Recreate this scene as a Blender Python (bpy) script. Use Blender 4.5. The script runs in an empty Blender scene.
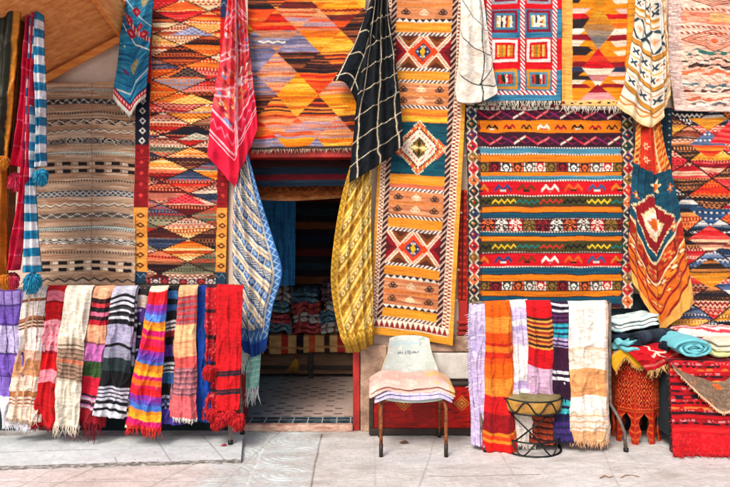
import bpy, math, random
import numpy as np
from mathutils import Vector, Matrix

# ------------------------------------------------------------------ camera, sky, sun, exposure
S = bpy.context.scene
C = S.collection
H_CAM, D_WALL, FPX, CXP, HOR = 1.65, 5.63, 710.0, 365.0, 222.0
cam = bpy.data.cameras.new("camera"); co = bpy.data.objects.new("camera", cam); C.objects.link(co)
co.location = (0, -D_WALL, H_CAM); co.rotation_euler = (math.pi/2, 0, 0)
cam.sensor_width = 36; cam.lens = 36*FPX/730; cam.shift_y = -21.5/730
cam.clip_end = 500; S.camera = co
W = bpy.data.worlds.new("World"); S.world = W; W.use_nodes = True
wn = W.node_tree.nodes; wl = W.node_tree.links
SUN_FROM = Vector((-0.38, -0.80, 0.88)).normalized()
sky = wn.new("ShaderNodeTexSky"); sky.sky_type = 'NISHITA'; sky.sun_disc = False
sky.sun_elevation = math.asin(SUN_FROM.z); sky.sun_rotation = math.atan2(SUN_FROM.x, SUN_FROM.y)
sky.air_density = 1.0; sky.dust_density = 4.0; sky.ozone_density = 0.6
wl.new(sky.outputs[0], wn["Background"].inputs[0]); wn["Background"].inputs[1].default_value = 0.125
sl = bpy.data.lights.new("sun", 'SUN'); so = bpy.data.objects.new("sun", sl); C.objects.link(so)
sl.energy = 1.7; sl.angle = math.radians(18); sl.color = (1.0, 0.93, 0.86)
so.rotation_euler = (-SUN_FROM).to_track_quat('-Z', 'Y').to_euler(); so.location = (-3, -6, 7)
S.view_settings.view_transform = 'Standard'; S.view_settings.look = 'None'
S.view_settings.gamma = 1; S.view_settings.use_curve_mapping = False
S.view_settings.exposure = 0.68

ALB = 0.80
rng = random.Random(7)
def P(px, py, Y):
    d = Y + D_WALL
    return ((px-CXP)/FPX*d, Y, H_CAM-(py-HOR)/FPX*d)
def XW(px, Y): return (px-CXP)/FPX*(Y+D_WALL)
def ZW(py, Y): return H_CAM-(py-HOR)/FPX*(Y+D_WALL)
def s2l(c):
    c = np.asarray(c, float)/255.0
    return np.where(c <= .04045, c/12.92, ((np.maximum(c, 0)+.055)/1.055)**2.4)
def lin(c): return tuple(float(v) for v in s2l(c)*ALB)
def hsh(*a):
    h = np.zeros(np.broadcast(*a).shape) if len(a) > 1 else np.zeros(np.shape(a[0]))
    for i, v in enumerate(a): h = h + np.asarray(v, float)*(12.9898, 78.233, 37.719, 91.17)[i]
    r = np.sin(h)*43758.5453
    return r-np.floor(r)
def vn(x, y, seed=0):
    x = np.asarray(x, float); y = np.asarray(y, float)
    xi = np.floor(x); yi = np.floor(y); fx = x-xi; fy = y-yi
    fx = fx*fx*(3-2*fx); fy = fy*fy*(3-2*fy)
    s = seed*3.17
    a = hsh(xi+s, yi); b = hsh(xi+1+s, yi); c = hsh(xi+s, yi+1); d = hsh(xi+1+s, yi+1)
    return (a*(1-fx)+b*fx)*(1-fy)+(c*(1-fx)+d*fx)*fy

# ------------------------------------------------------------------ materials
def newmat(name):
    m = bpy.data.materials.new(name); m.use_nodes = True
    return m, m.node_tree.nodes, m.node_tree.links, m.node_tree.nodes["Principled BSDF"]
def cloth_mat(name, rough=.92, sheen=.15, scale=260, bump=.25):
    m, n, l, b = newmat(name)
    a = n.new("ShaderNodeVertexColor"); a.layer_name = "col"
    t = n.new("ShaderNodeTexNoise"); t.inputs["Scale"].default_value = scale; t.inputs["Detail"].default_value = 2
    tc = n.new("ShaderNodeTexCoord"); l.new(tc.outputs["Object"], t.inputs["Vector"])
    bp = n.new("ShaderNodeBump"); bp.inputs["Strength"].default_value = bump; bp.inputs["Distance"].default_value = .004
    l.new(t.outputs[0], bp.inputs["Height"]); l.new(bp.outputs[0], b.inputs["Normal"])
    mr = n.new("ShaderNodeMapRange"); mr.inputs[3].default_value = .86; mr.inputs[4].default_value = 1.1
    l.new(t.outputs[0], mr.inputs[0])
    mx = n.new("ShaderNodeVectorMath"); mx.operation = 'SCALE'
    l.new(a.outputs[0], mx.inputs[0]); l.new(mr.outputs[0], mx.inputs["Scale"])
    l.new(mx.outputs[0], b.inputs["Base Color"])
    b.inputs["Roughness"].default_value = rough; b.inputs["Sheen Weight"].default_value = sheen
    b.inputs["Specular IOR Level"].default_value = .25
    return m
def noise_mat(name, c1, c2, scale=6, rough=.8, bump=.2, bscale=None, stretch=(1, 1, 1), c3=None, metal=0, detail=6, contrast=(.35, .65)):
    m, n, l, b = newmat(name)
    tc = n.new("ShaderNodeTexCoord"); mp = n.new("ShaderNodeMapping"); mp.inputs["Scale"].default_value = stretch
    l.new(tc.outputs["Object"], mp.inputs[0])
    t = n.new("ShaderNodeTexNoise"); t.inputs["Scale"].default_value = scale; t.inputs["Detail"].default_value = detail
    t.inputs["Roughness"].default_value = .65
    l.new(mp.outputs[0], t.inputs["Vector"])
    r = n.new("ShaderNodeValToRGB"); e = r.color_ramp.elements
    e[0].position, e[1].position = contrast
    e[0].color = (*lin(c1), 1); e[1].color = (*lin(c2), 1)
    if c3: k = e.new(contrast[1]+.12); k.color = (*lin(c3), 1)
    l.new(t.outputs[0], r.inputs[0]); l.new(r.outputs[0], b.inputs["Base Color"])
    t2 = n.new("ShaderNodeTexNoise"); t2.inputs["Scale"].default_value = bscale or scale*8; t2.inputs["Detail"].default_value = 4
    l.new(mp.outputs[0], t2.inputs["Vector"])
    bp = n.new("ShaderNodeBump"); bp.inputs["Strength"].default_value = bump; bp.inputs["Distance"].default_value = .01
    l.new(t2.outputs[0], bp.inputs["Height"]); l.new(bp.outputs[0], b.inputs["Normal"])
    b.inputs["Roughness"].default_value = rough; b.inputs["Metallic"].default_value = metal
    return m
M_WOOL = cloth_mat("woven_wool", .95, .0, 240, .35)
M_COT = cloth_mat("soft_cotton", .9, .03, 320, .2)
M_SILK = cloth_mat("shiny_silk", .42, .0, 200, .12)
M_SHAG = cloth_mat("shaggy_wool", 1, .02, 120, .8)
M_PAINT = cloth_mat("painted_surface", .5, 0, 60, .15)
M_GROUND = cloth_mat("pavement_stone", .85, 0, 90, .35)
M_PLASTER = noise_mat("plaster", (205, 172, 150), (240, 220, 200), 3, .95, .35)
M_STONE = noise_mat("rough_stone", (140, 108, 88), (205, 170, 145), 9, .95, .6)
M_LEDGE = noise_mat("chipped_white_paint", (192, 182, 172), (238, 234, 226), 5, .8, .3)
M_REDPAINT = noise_mat("worn_red_paint", (120, 14, 8), (206, 34, 18), 8, .55, .25, c3=(214, 60, 40), stretch=(1, 1, .4))
M_DARKTEAL = noise_mat("dark_teal_tone", (8, 24, 32), (20, 46, 56), 6, .9, .3)  # dark tone for the shade behind the racks; also on the table's side board
M_INSIDE = noise_mat("dim_blue_plaster", (74, 116, 150), (100, 146, 180), 3, .9, .2)
M_BLUE = noise_mat("blue_paint", (20, 84, 150), (40, 116, 186), 3, .6, .1)
M_WOOD = noise_mat("orange_cedar", (206, 112, 50), (246, 170, 96), 5, .7, .3, stretch=(.4, 6, 6), contrast=(.3, .7))
M_WOODL = noise_mat("bright_cedar", (220, 110, 34), (246, 164, 70), 5, .55, .2, stretch=(.5, 5, 5))
M_WOODF = noise_mat("pale_cedar", (214, 130, 60), (246, 180, 104), 7, .6, .25, stretch=(2, 1, 5))
M_DARKWOOD = noise_mat("dark_wood", (22, 14, 10), (52, 32, 22), 7, .6, .2, stretch=(.4, 4, 4))
M_IRON = noise_mat("black_iron", (16, 18, 20), (44, 46, 46), 20, .5, .2, metal=.5)
M_RUST = noise_mat("rusty_steel", (84, 40, 20), (190, 110, 56), 30, .7, .4, c3=(190, 170, 150), metal=.2)
M_GREY = noise_mat("worn_grey_steel", (92, 74, 62), (150, 138, 128), 25, .55, .3, c3=(196, 186, 176), metal=.4)
M_TILE = noise_mat("clay_tile", (190, 70, 24), (226, 120, 60), 12, .8, .3)

# ------------------------------------------------------------------ object helpers
def link(name, me, mat, loc, parent, kw):
    o = bpy.data.objects.new(name, me); C.objects.link(o)
    if mat: me.materials.append(mat)
    if parent: o.parent = parent
    o.location = loc
    for k, v in kw.items(): o[k] = v
    return o
def absloc(o):
    v = Vector(o.location)
    return v+absloc(o.parent) if o.parent else v
def thing(name, label, cat, loc, group=None):
    o = bpy.data.objects.new(name, None); C.objects.link(o); o.location = loc
    o.empty_display_size = .05
    o['label'] = label; o['category'] = cat
    if group: o['group'] = group
    return o
def tagd(label, cat, group=None):
    d = {'label': label, 'category': cat}
    if group: d['group'] = group
    return d
def mesh_np(name, V, F, mat, parent=None, col=None, smooth=True, kw={}, base=None):
    """V in world coordinates, F quads (n,4)"""
    V = np.asarray(V, np.float64)
    if parent: org = np.array(absloc(parent)); loc = (0, 0, 0)
    else:
        org = np.array(base if base is not None else ((V[:, 0].min()+V[:, 0].max())/2, (V[:, 1].min()+V[:, 1].max())/2, V[:, 2].min())); loc = tuple(org)
    V = V-org
    me = bpy.data.meshes.new(name)
    F = np.asarray(F, np.int32); nf = len(F)
    me.vertices.add(len(V)); me.vertices.foreach_set("co", V.astype(np.float32).ravel())
    me.loops.add(nf*4); me.loops.foreach_set("vertex_index", F.ravel())
    me.polygons.add(nf); me.polygons.foreach_set("loop_start", np.arange(0, nf*4, 4, dtype=np.int32))
    me.polygons.foreach_set("use_smooth", np.full(nf, smooth))
    me.update(calc_edges=True)
    if col is not None: setcol(me, col)
    return link(name, me, mat, loc, parent, kw)
def setcol(me, col):
    a = me.color_attributes.new("col", 'FLOAT_COLOR', 'POINT')
    c = np.ones((len(me.vertices), 4), np.float32); c[:, :3] = col
    a.data.foreach_set("color", c.ravel())
class MB:
    def __init__(s): s.v = []; s.f = []; s.c = []; s.cur = (.5, .5, .5)
    def color(s, c): s.cur = lin(c); return s
    def add(s, vs, fs, cols=None):
        n = len(s.v); s.v += [tuple(v) for v in vs]; s.f += [tuple(i+n for i in f) for f in fs]
        s.c += cols if cols else [s.cur]*len(vs)
    def box(s, x0, x1, y0, y1, z0, z1):
        s.add([(x, y, z) for x in (x0, x1) for y in (y0, y1) for z in (z0, z1)],
              [(0, 1, 3, 2), (4, 6, 7, 5), (0, 4, 5, 1), (2, 3, 7, 6), (0, 2, 6, 4), (1, 5, 7, 3)]); return s
    def prism(s, quad, off):
        """closed slab: quad of world points extruded by off"""
        q = [Vector(p) for p in quad]; o = Vector(off); n = len(q)
        s.add(q+[p+o for p in q], [tuple(range(n)), tuple(range(2*n-1, n-1, -1))]+[(i, i+n, (i+1) % n+n, (i+1) % n) for i in range(n)]); return s
    def tube(s, pts, r, n=8, closed=False):
        pts = [Vector(p) for p in pts]; m = len(pts)
        rs = r if isinstance(r, (list, tuple)) else [r]*m
        vs = []; up = None
        for i, p in enumerate(pts):
            if closed: t = pts[(i+1) % m]-pts[i-1]
            else: t = pts[min(i+1, m-1)]-pts[max(i-1, 0)]
            t.normalize()
            if up is None: up = Vector((0, 0, 1)) if abs(t.z) < .9 else Vector((1, 0, 0))
            a = t.cross(up)
            if a.length < 1e-4: a = t.orthogonal()
            a.normalize(); up = a.cross(t).normalized()
            for k in range(n):
                th = 2*math.pi*k/n
                vs.append(p+rs[i]*(math.cos(th)*a+math.sin(th)*up))
        fs = []
        for i in range(m if closed else m-1):
            j = (i+1) % m
            for k in range(n):
                k2 = (k+1) % n
                fs.append((i*n+k, i*n+k2, j*n+k2, j*n+k))
        if not closed: fs += [tuple(range(n-1, -1, -1)), tuple((m-1)*n+k for k in range(n))]
        s.add(vs, fs); return s
    def lathe(s, prof, cx, cy, n=40):
        vs = []; m = len(prof)
        for r, z in prof:
            for k in range(n):
                th = 2*math.pi*k/n; vs.append((cx+r*math.cos(th), cy+r*math.sin(th), z))
        fs = [(i*n+k, i*n+(k+1) % n, (i+1)*n+(k+1) % n, (i+1)*n+k) for i in range(m-1) for k in range(n)]
        if prof[0][0] > 1e-4: fs.append(tuple(range(n-1, -1, -1)))
        if prof[-1][0] > 1e-4: fs.append(tuple((m-1)*n+k for k in range(n)))
        s.add(vs, fs); return s
    def build(s, name, mat, parent=None, smooth=True, kw={}, bevel=0):
        V = np.array(s.v)
        if parent: org = np.array(absloc(parent)); loc = (0, 0, 0)
        else: org = np.array(((V[:, 0].min()+V[:, 0].max())/2, (V[:, 1].min()+V[:, 1].max())/2, V[:, 2].min())); loc = tuple(org)
        me = bpy.data.meshes.new(name); me.from_pydata([tuple(v) for v in V-org], [], s.f); me.update()
        me.polygons.foreach_set("use_smooth", np.full(len(me.polygons), smooth))
        setcol(me, np.array(s.c))
        o = link(name, me, mat, loc, parent, kw)
        if bevel:
            b = o.modifiers.new("bevel", 'BEVEL'); b.width = bevel; b.segments = 2; b.limit_method = 'ANGLE'
        return o

# ------------------------------------------------------------------ woven patterns (numpy, in ~8 mm units)
class Pat:
    def __init__(s, x0, y0, x1, y1, bg, ppx=1.6, wob=.45, seed=0, sag=0):
        s.x0, s.y0, s.x1, s.y1 = x0, y0, x1, y1; s.seed = seed
        s.nu = max(8, int((x1-x0)*ppx)+1); s.nv = max(8, int((y1-y0)*ppx)+1)
        xs = x0+(np.arange(s.nu*2)+.5)/(s.nu*2)*(x1-x0); ys = y0+(np.arange(s.nv*2)+.5)/(s.nv*2)*(y1-y0)
        s.X0, s.Y0 = np.meshgrid(xs, ys)
        s.X = s.X0+wob*2*(vn(s.X0/13, s.Y0/9, seed+1)-.5)
        s.Y = s.Y0+wob*3*(vn(s.X0/17, s.Y0/23, seed+2)-.5)+sag*np.sin((s.X0-x0)/(x1-x0)*np.pi)
        s.C = np.ones(s.X.shape+(3,))*np.array(bg, float)
        s.u = (s.X-x0)/(x1-x0); s.v = (s.Y-y0)/(y1-y0)
    def m(s, mask, col): s.C[mask] = col; return s
    def rect(s, a, b, c, d, col): return s.m((s.X >= a) & (s.X < c) & (s.Y >= b) & (s.Y < d), col)
    def band(s, a, b, col, xr=None): return s.m((s.Y >= a) & (s.Y < b) & s.xr(xr), col)
    def xr(s, xr): return True if xr is None else ((s.X >= xr[0]) & (s.X < xr[1]))
    def bands(s, y, lst, xr=None):
        for y1, c in lst: s.band(y, y1, c, xr); y = y1
        return s
    def tri(s, per, ph=0): return 2*np.abs(((s.X-s.x0)/per+ph) % 1-.5)
    def zig(s, y, amp, per, th, col, xr=None, ph=0):
        return s.m((np.abs(s.Y-(y+amp*(s.tri(per, ph)*2-1))) < th/2) & s.xr(xr), col)
    def zigc(s, y, amp, per, th, cols, seg, xr=None, ph=0):
        k = np.floor((s.X-s.x0)/seg).astype(int) % len(cols); base = (np.abs(s.Y-(y+amp*(s.tri(per, ph)*2-1))) < th/2) & s.xr(xr)
        for i, c in enumerate(cols): s.m(base & (k == i), c)
        return s
    def dia(s, cx, cy, rx, ry, col, inner=0, step=0):
        dx = np.abs(s.X-cx); dy = np.abs(s.Y-cy)
        if step: dx = np.floor(dx/step+.5)*step; dy = np.floor(dy/step+.5)*step
        d = dx/rx+dy/ry
        return s.m((d < 1) & (d >= inner), col)
    def dash(s, y, th, per, col, duty=.5, xr=None, ph=0):
        return s.m((np.abs(s.Y-y) < th/2) & (((s.X-s.x0)/per+ph) % 1 < duty) & s.xr(xr), col)
    def rope(s, y0, y1, per, col, bg=None, xr=None, sl=1):
        k = (s.Y >= y0) & (s.Y < y1) & s.xr(xr)
        if bg is not None: s.m(k, bg)
        return s.m(k & (((s.X+sl*s.Y)/per) % 1 < .5), col)
    def teeth(s, y0, y1, per, col, bg=None, xr=None, up=True, ph=0):
        k = (s.Y >= y0) & (s.Y < y1) & s.xr(xr)
        if bg is not None: s.m(k, bg)
        t = (s.Y-y0)/(y1-y0); t = t if up else 1-t
        return s.m(k & (s.tri(per, ph) < t), col)
    def motif(s, y0, y1, per, pairs, xr=None, seed=0, n=8, duty=1):
        """pairs of (fg, bg): small symmetric knotted figures, one per period"""
        k = (s.Y >= y0) & (s.Y < y1) & s.xr(xr)
        q = (s.X-s.x0)/per; i = (np.floor(q) % len(pairs)).astype(int); f = q % 1
        k = k & (f < duty); f = f/duty
        fx = np.floor(f*n); fx = np.minimum(fx, n-1-fx); fy = np.floor((s.Y-y0)/(y1-y0)*max(3, n-2))
        on = hsh(fx*1.7+seed, fy*2.3, i*0+seed) > .48
        for j, (a, b) in enumerate(pairs):
            if b is not None: s.m(k & (i == j) & ~on, b)
            s.m(k & (i == j) & on, a)
        return s
    def emms(s, y, h, per, cols, th=1.6, xr=None, ph=0):
        """little m-shaped hooks, one per period, colours cycling"""
        q = (s.X-s.x0)/per+ph; i = (np.floor(q) % len(cols)).astype(int); f = (q % 1-.5)*per
        a = np.abs(np.abs(f)-h*.75)
        on = (np.abs(s.Y-(y-h/2+a*1.1)) < th) & (np.abs(f) < h*1.5) & s.xr(xr)
        on2 = (np.abs(s.Y-(y+h*.35)) < th*.5) & (np.abs(f) < h*.55) & s.xr(xr)
        for j, c in enumerate(cols):
            c1, c2 = c
            s.m(on & (i == j), c1); s.m(on2 & (i == j), c2)
        return s
    def flower(s, cx, cy, r, c1, c2=None, c3=None):
        dx = s.X-cx; dy = s.Y-cy; d = np.hypot(dx, dy); th = np.arctan2(dy, dx)
        s.m(d < r*(.72+.28*np.cos(6*th)), c1)
        if c2: s.m(d < r*.42, c2)
        return s
    def kilim(s, x0, y0, x1, y1, w, h, pals, seed=0, rows=(2, 5), motif=.35, shift=0, edge=None, cyc=False):
        Yq = np.floor(s.Y/1.2)*1.2
        a = (s.X-x0-shift)/w+(Yq-y0)/h; b = (s.X-x0-shift)/w-(Yq-y0)/h
        ia = np.floor(a); ib = np.floor(b); fa = a-ia; fb = b-ib
        half = (fa-fb+0.0 > 0).astype(float)
        reg = (s.X >= x0) & (s.X < x1) & (s.Y >= y0) & (s.Y < y1)
        th = np.floor(hsh(ia+seed, ib, half)*len(pals)).astype(int)
        if cyc: th = ((ia*2+ib*3+half*2*(hsh(ia, ib+seed) > .3)+np.floor(hsh(ia*3, ib+seed)*2)).astype(int)) % len(pals)
        rh = rows[0]+(rows[1]-rows[0])*hsh(ia, ib+seed, half+3)
        r = np.floor((s.Y-y0)/rh)
        fr = ((s.Y-y0)/rh) % 1
        out = np.zeros(s.C.shape)
        for k, p in enumerate(pals):
            p = np.array(p, float)
            j = np.floor(hsh(r+seed, ia*3+ib, half)*len(p)*.999).astype(int)
            col = p[j]
            acc = p[(j+1) % len(p)]
            # woven detail rows: dots, teeth or zigzag lines along the row
            q = hsh(r, ia*5+ib*2, half+seed)
            d1 = (q < motif*.4) & (((s.X/3.2) % 1) < .5) & (np.abs(fr-.5) < .3)
            d2 = (q >= motif*.4) & (q < motif) & (np.abs(fr-.5-.28*(4*np.abs((s.X/5) % 1-.5)-1)) < .22)
            col = np.where((d1 | d2)[..., None], acc, col)
            # thin streaks of another yarn
            st = vn(s.X/22, s.Y/.9, seed+k+5) > .74
            col = np.where((st & ~d1 & ~d2)[..., None], p[(j+2) % len(p)]*.6+col*.4, col)
            out = np.where((th == k)[..., None], col, out)
        s.C = np.where(reg[..., None], out, s.C)
        if edge is not None:
            e = (np.minimum(np.minimum(fa, 1-fa), np.minimum(fb, 1-fb)) < .026) & reg
            s.m(e, edge)
        return s
    def abrash(s, amp=.1, ln=20, rh=.9, slow=.08):
        n = (vn(s.X0/ln, s.Y0/rh, s.seed+11)-.5)*2*amp+(vn(s.X0/60+5, s.Y0/14, s.seed+12)-.5)*2*slow
        n = n+(hsh(np.floor(s.X0*2.1), np.floor(s.Y0*2.1)+s.seed)-.5)*amp*1.7
        s.C = np.clip(s.C*(1+n[..., None]), 0, 250); return s
    def out(s):
        L = s2l(s.C); m = L.mean(-1, keepdims=True); L = np.clip(m+(L-m)*1.0, .002, 1)**1.08*ALB
        return (L[0::2, 0::2]+L[1::2, 0::2]+L[0::2, 1::2]+L[1::2, 1::2])/4

# ------------------------------------------------------------------ cloth surfaces
def resample(pts, n, smooth=True):
    p = np.array(pts, float)
    if len(p) == 1: return np.repeat(p, n, 0)
    d = np.r_[0, np.cumsum(np.linalg.norm(np.diff(p, axis=0), axis=1))]
    if d[-1] == 0: return np.repeat(p[:1], n, 0)
    t = d/d[-1]; tt = np.linspace(0, 1, n)
    if len(p) == 2 or not smooth: return np.stack([np.interp(tt, t, p[:, k]) for k in range(p.shape[1])], 1)
    # monotone-ish cubic hermite
    m = np.zeros_like(p)
    m[1:-1] = (p[2:]-p[:-2])/(t[2:]-t[:-2])[:, None]; m[0] = (p[1]-p[0])/(t[1]-t[0]); m[-1] = (p[-1]-p[-2])/(t[-1]-t[-2])
    i = np.clip(np.searchsorted(t, tt, side='right')-1, 0, len(t)-2); h = (t[i+1]-t[i])[:, None]; x = ((tt-t[i])[:, None])/h
    return (2*x**3-3*x**2+1)*p[i]+(x**3-2*x**2+x)*h*m[i]+(-2*x**3+3*x**2)*p[i+1]+(x**3-x**2)*h*m[i+1]
def coons(left, right, nu, nv, top=(), bottom=(), smooth=True):
    L = resample(left, nv, smooth); R = resample(right, nv, smooth)
    T = resample([left[0], *top, right[0]], nu, smooth); B = resample([left[-1], *bottom, right[-1]], nu, smooth)
    u = np.linspace(0, 1, nu)[None, :, None]; v = np.linspace(0, 1, nv)[:, None, None]
    G = (1-u)*L[:, None]+u*R[:, None]+(1-v)*T[None]+v*B[None]
    G -= (1-u)*(1-v)*T[0]+u*(1-v)*T[-1]+(1-u)*v*B[0]+u*v*B[-1]
    return G
def pw(pts, Y):
    return [P(p[0], p[1], p[2] if len(p) > 2 else Y) for p in pts]
def ridge(a, b, seed):
    r = 1-np.abs(2*vn(a, b, seed)-1); return r**3
def ripples(nu, nv, a=.012, n=2.2, seed=0, micro=.0012, sway=.5):
    u = np.linspace(0, 1, nu)[None, :]; v = np.linspace(0, 1, nv)[:, None]
    d = a*(.5+.5*np.sin(2*np.pi*(n*u+.37*seed+sway*(vn(v*2.3+0*u, u*1.1, seed)-.5))))*(.35+.65*v)
    d = d*1.35+a*1.6*vn(u*3.1, v*4.3, seed+3)+a*.55*ridge(u*4+v*2, v*5-u, seed+6)
    ed = np.clip(1-np.minimum(u, 1-u)/.05, 0, 1)*vn(v*9+0*u, 0*v+u*2, seed+8); d = d+.02*ed+.010*np.clip((v-.95)/.05, 0, 1)*vn(u*7, v*0+3, seed+9)
    if micro: d = d+micro*1.5*(hsh(np.floor(u*nu), np.floor(v*nv)+seed)-.5)+micro*2.6*(vn(u*nu/10, v*nv/1.7, seed+4)-.5)
    return d
def pleats(nu, nv, depths, seed=0, fade=0., micro=.0014, crease=.016):
    """vertical folds: list of (u centre, width, depth)"""
    u = np.linspace(0, 1, nu)[None, :]; v = np.linspace(0, 1, nv)[:, None]
    d = np.zeros((nv, nu))
    for c, w, h in depths:
        cc = c+.06*(vn(v*2+seed, v*0+c*7, seed)-.5)*2
        d = d+h*np.exp(-((u-cc)/w)**2)*(1-fade*(1-v))
    d = d+.006*vn(u*4, v*6, seed)+crease*(ridge(u*2.5+v*2.2, v*4.5-u*1.5, seed+20)+.5*ridge(u*5-v*3, v*8+u*2, seed+21))*np.clip(v*4, .2, 1)
    if micro: d = d+micro*(hsh(np.floor(u*nu), np.floor(v*nv)+seed)-.5)
    return d
def sheet(name, G, col, thick, mat, parent=None, kw={}, off=(0, 1, 0), full=False, smooth=True):
    nv, nu = G.shape[:2]
    idx = np.arange(nu*nv).reshape(nv, nu)
    F = [np.stack([idx[:-1, :-1], idx[1:, :-1], idx[1:, 1:], idx[:-1, 1:]], -1).reshape(-1, 4)]
    V = [G.reshape(-1, 3)]; Cc = [col.reshape(-1, 3)]
    o = np.array(off, float)*thick
    if full:
        V.append(V[0]+o); Cc.append(Cc[0]*.9); b = idx+nu*nv
        F.append(np.stack([b[:-1, :-1], b[:-1, 1:], b[1:, 1:], b[1:, :-1]], -1).reshape(-1, 4))
        bd = lambda k: b[k]
    else:
        ring_l = nu*nv+np.arange(nv); ring_r = nu*nv+nv+np.arange(nv); ring_t = nu*nv+2*nv+np.arange(nu); ring_b = nu*nv+2*nv+nu+np.arange(nu)
        for sl in (np.s_[:, 0], np.s_[:, -1], np.s_[0, :], np.s_[-1, :]):
            e = G[sl]+o; e[:, 1] = G[..., 1].max()+.003
            V.append(e); Cc.append(col[sl])
        F.append(np.stack([ring_l[:-1], ring_r[:-1], ring_r[1:], ring_l[1:]], -1))
    if full: l2, r2, t2, b2 = b[:, 0], b[:, -1], b[0, :], b[-1, :]
    else: l2, r2, t2, b2 = ring_l, ring_r, ring_t, ring_b
    F.append(np.stack([idx[:-1, 0], l2[:-1], l2[1:], idx[1:, 0]], -1))
    F.append(np.stack([idx[:-1, -1], idx[1:, -1], r2[1:], r2[:-1]], -1))
    F.append(np.stack([idx[0, :-1], idx[0, 1:], t2[1:], t2[:-1]], -1))
    F.append(np.stack([idx[-1, :-1], b2[:-1], b2[1:], idx[-1, 1:]], -1))
    return mesh_np(name, np.concatenate(V), np.concatenate(F), mat, parent, np.concatenate(Cc), smooth, kw)
def drape(name, pat, left, right, Y, thick=.008, folds=None, mat=None, parent=None, kw={}, top=(), bottom=(), full=False, smooth=True, push=(0, -1, 0)):
    col = pat.out() if isinstance(pat, Pat) else pat
    nv, nu = col.shape[:2]
    G = coons(pw(left, Y), pw(right, Y), nu, nv, pw(top, Y), pw(bottom, Y), smooth)
    if folds is not None: G = G+folds[..., None]*np.array(push, float)
    o = sheet(name, G, col, thick, mat or M_WOOL, parent, kw, full=full)
    return o, G
def fringe(name, parent, line, n, length, cols, w=.003, sway=.25, dirv=(0, 0, -1), seed=0, mat=None, jit=.55, clump=1):
    line = np.array(line, float); r = random.Random(seed); mb = MB(); N = len(line)
    d0 = Vector(dirv)
    for i in range(n):
        p = Vector(line[min(N-1, int((i+r.random()*.8)/n*N))])+Vector((0, .004, .004))
        L = length*(1-jit+2*jit*r.random()); mb.color(cols[r.randrange(len(cols))])
        dx = (r.random()-.5)*2*sway; dy = (r.random()-.65)*sway
        pts = []
        for k in range(4):
            t = k/3; q = p+d0*(L*t)+Vector((dx*L*t*t+.1*L*math.sin(3*t+i), dy*L*t, 0)); pts.append(q)
        mb.tube(pts, [w, w*.9, w*.75, w*.35], 4)
    return mb.build(name, mat or M_COT, parent)
def pompom(parent, c, r, cols, seed=0, name="pompom", tail=0):
    R = random.Random(seed); mb = MB(); c = Vector(c); n = 620 if r > .03 else 90
    for i in range(n):
        z = R.uniform(-1, 1); a = R.uniform(0, 2*math.pi); q = math.sqrt(1-z*z)
        d = Vector((q*math.cos(a), q*math.sin(a), z*.85)); L = r*R.uniform(.7, 1.0)*(1+.16*math.sin(3*a+2*z+seed))
        mb.color(cols[R.randrange(len(cols))])
        m_ = c+d*L*.74+Vector((0, 0, .04*r)); e = c+d*L+Vector((R.uniform(-.1, .1), R.uniform(-.1, .1), -.16-.25*R.random()-tail*max(0, .3-z)))*r
        mb.tube([c+d*L*.3, m_, e], [r*.07, r*.07, r*.035], 4)
    return mb.build(name, M_COT, parent)

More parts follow.
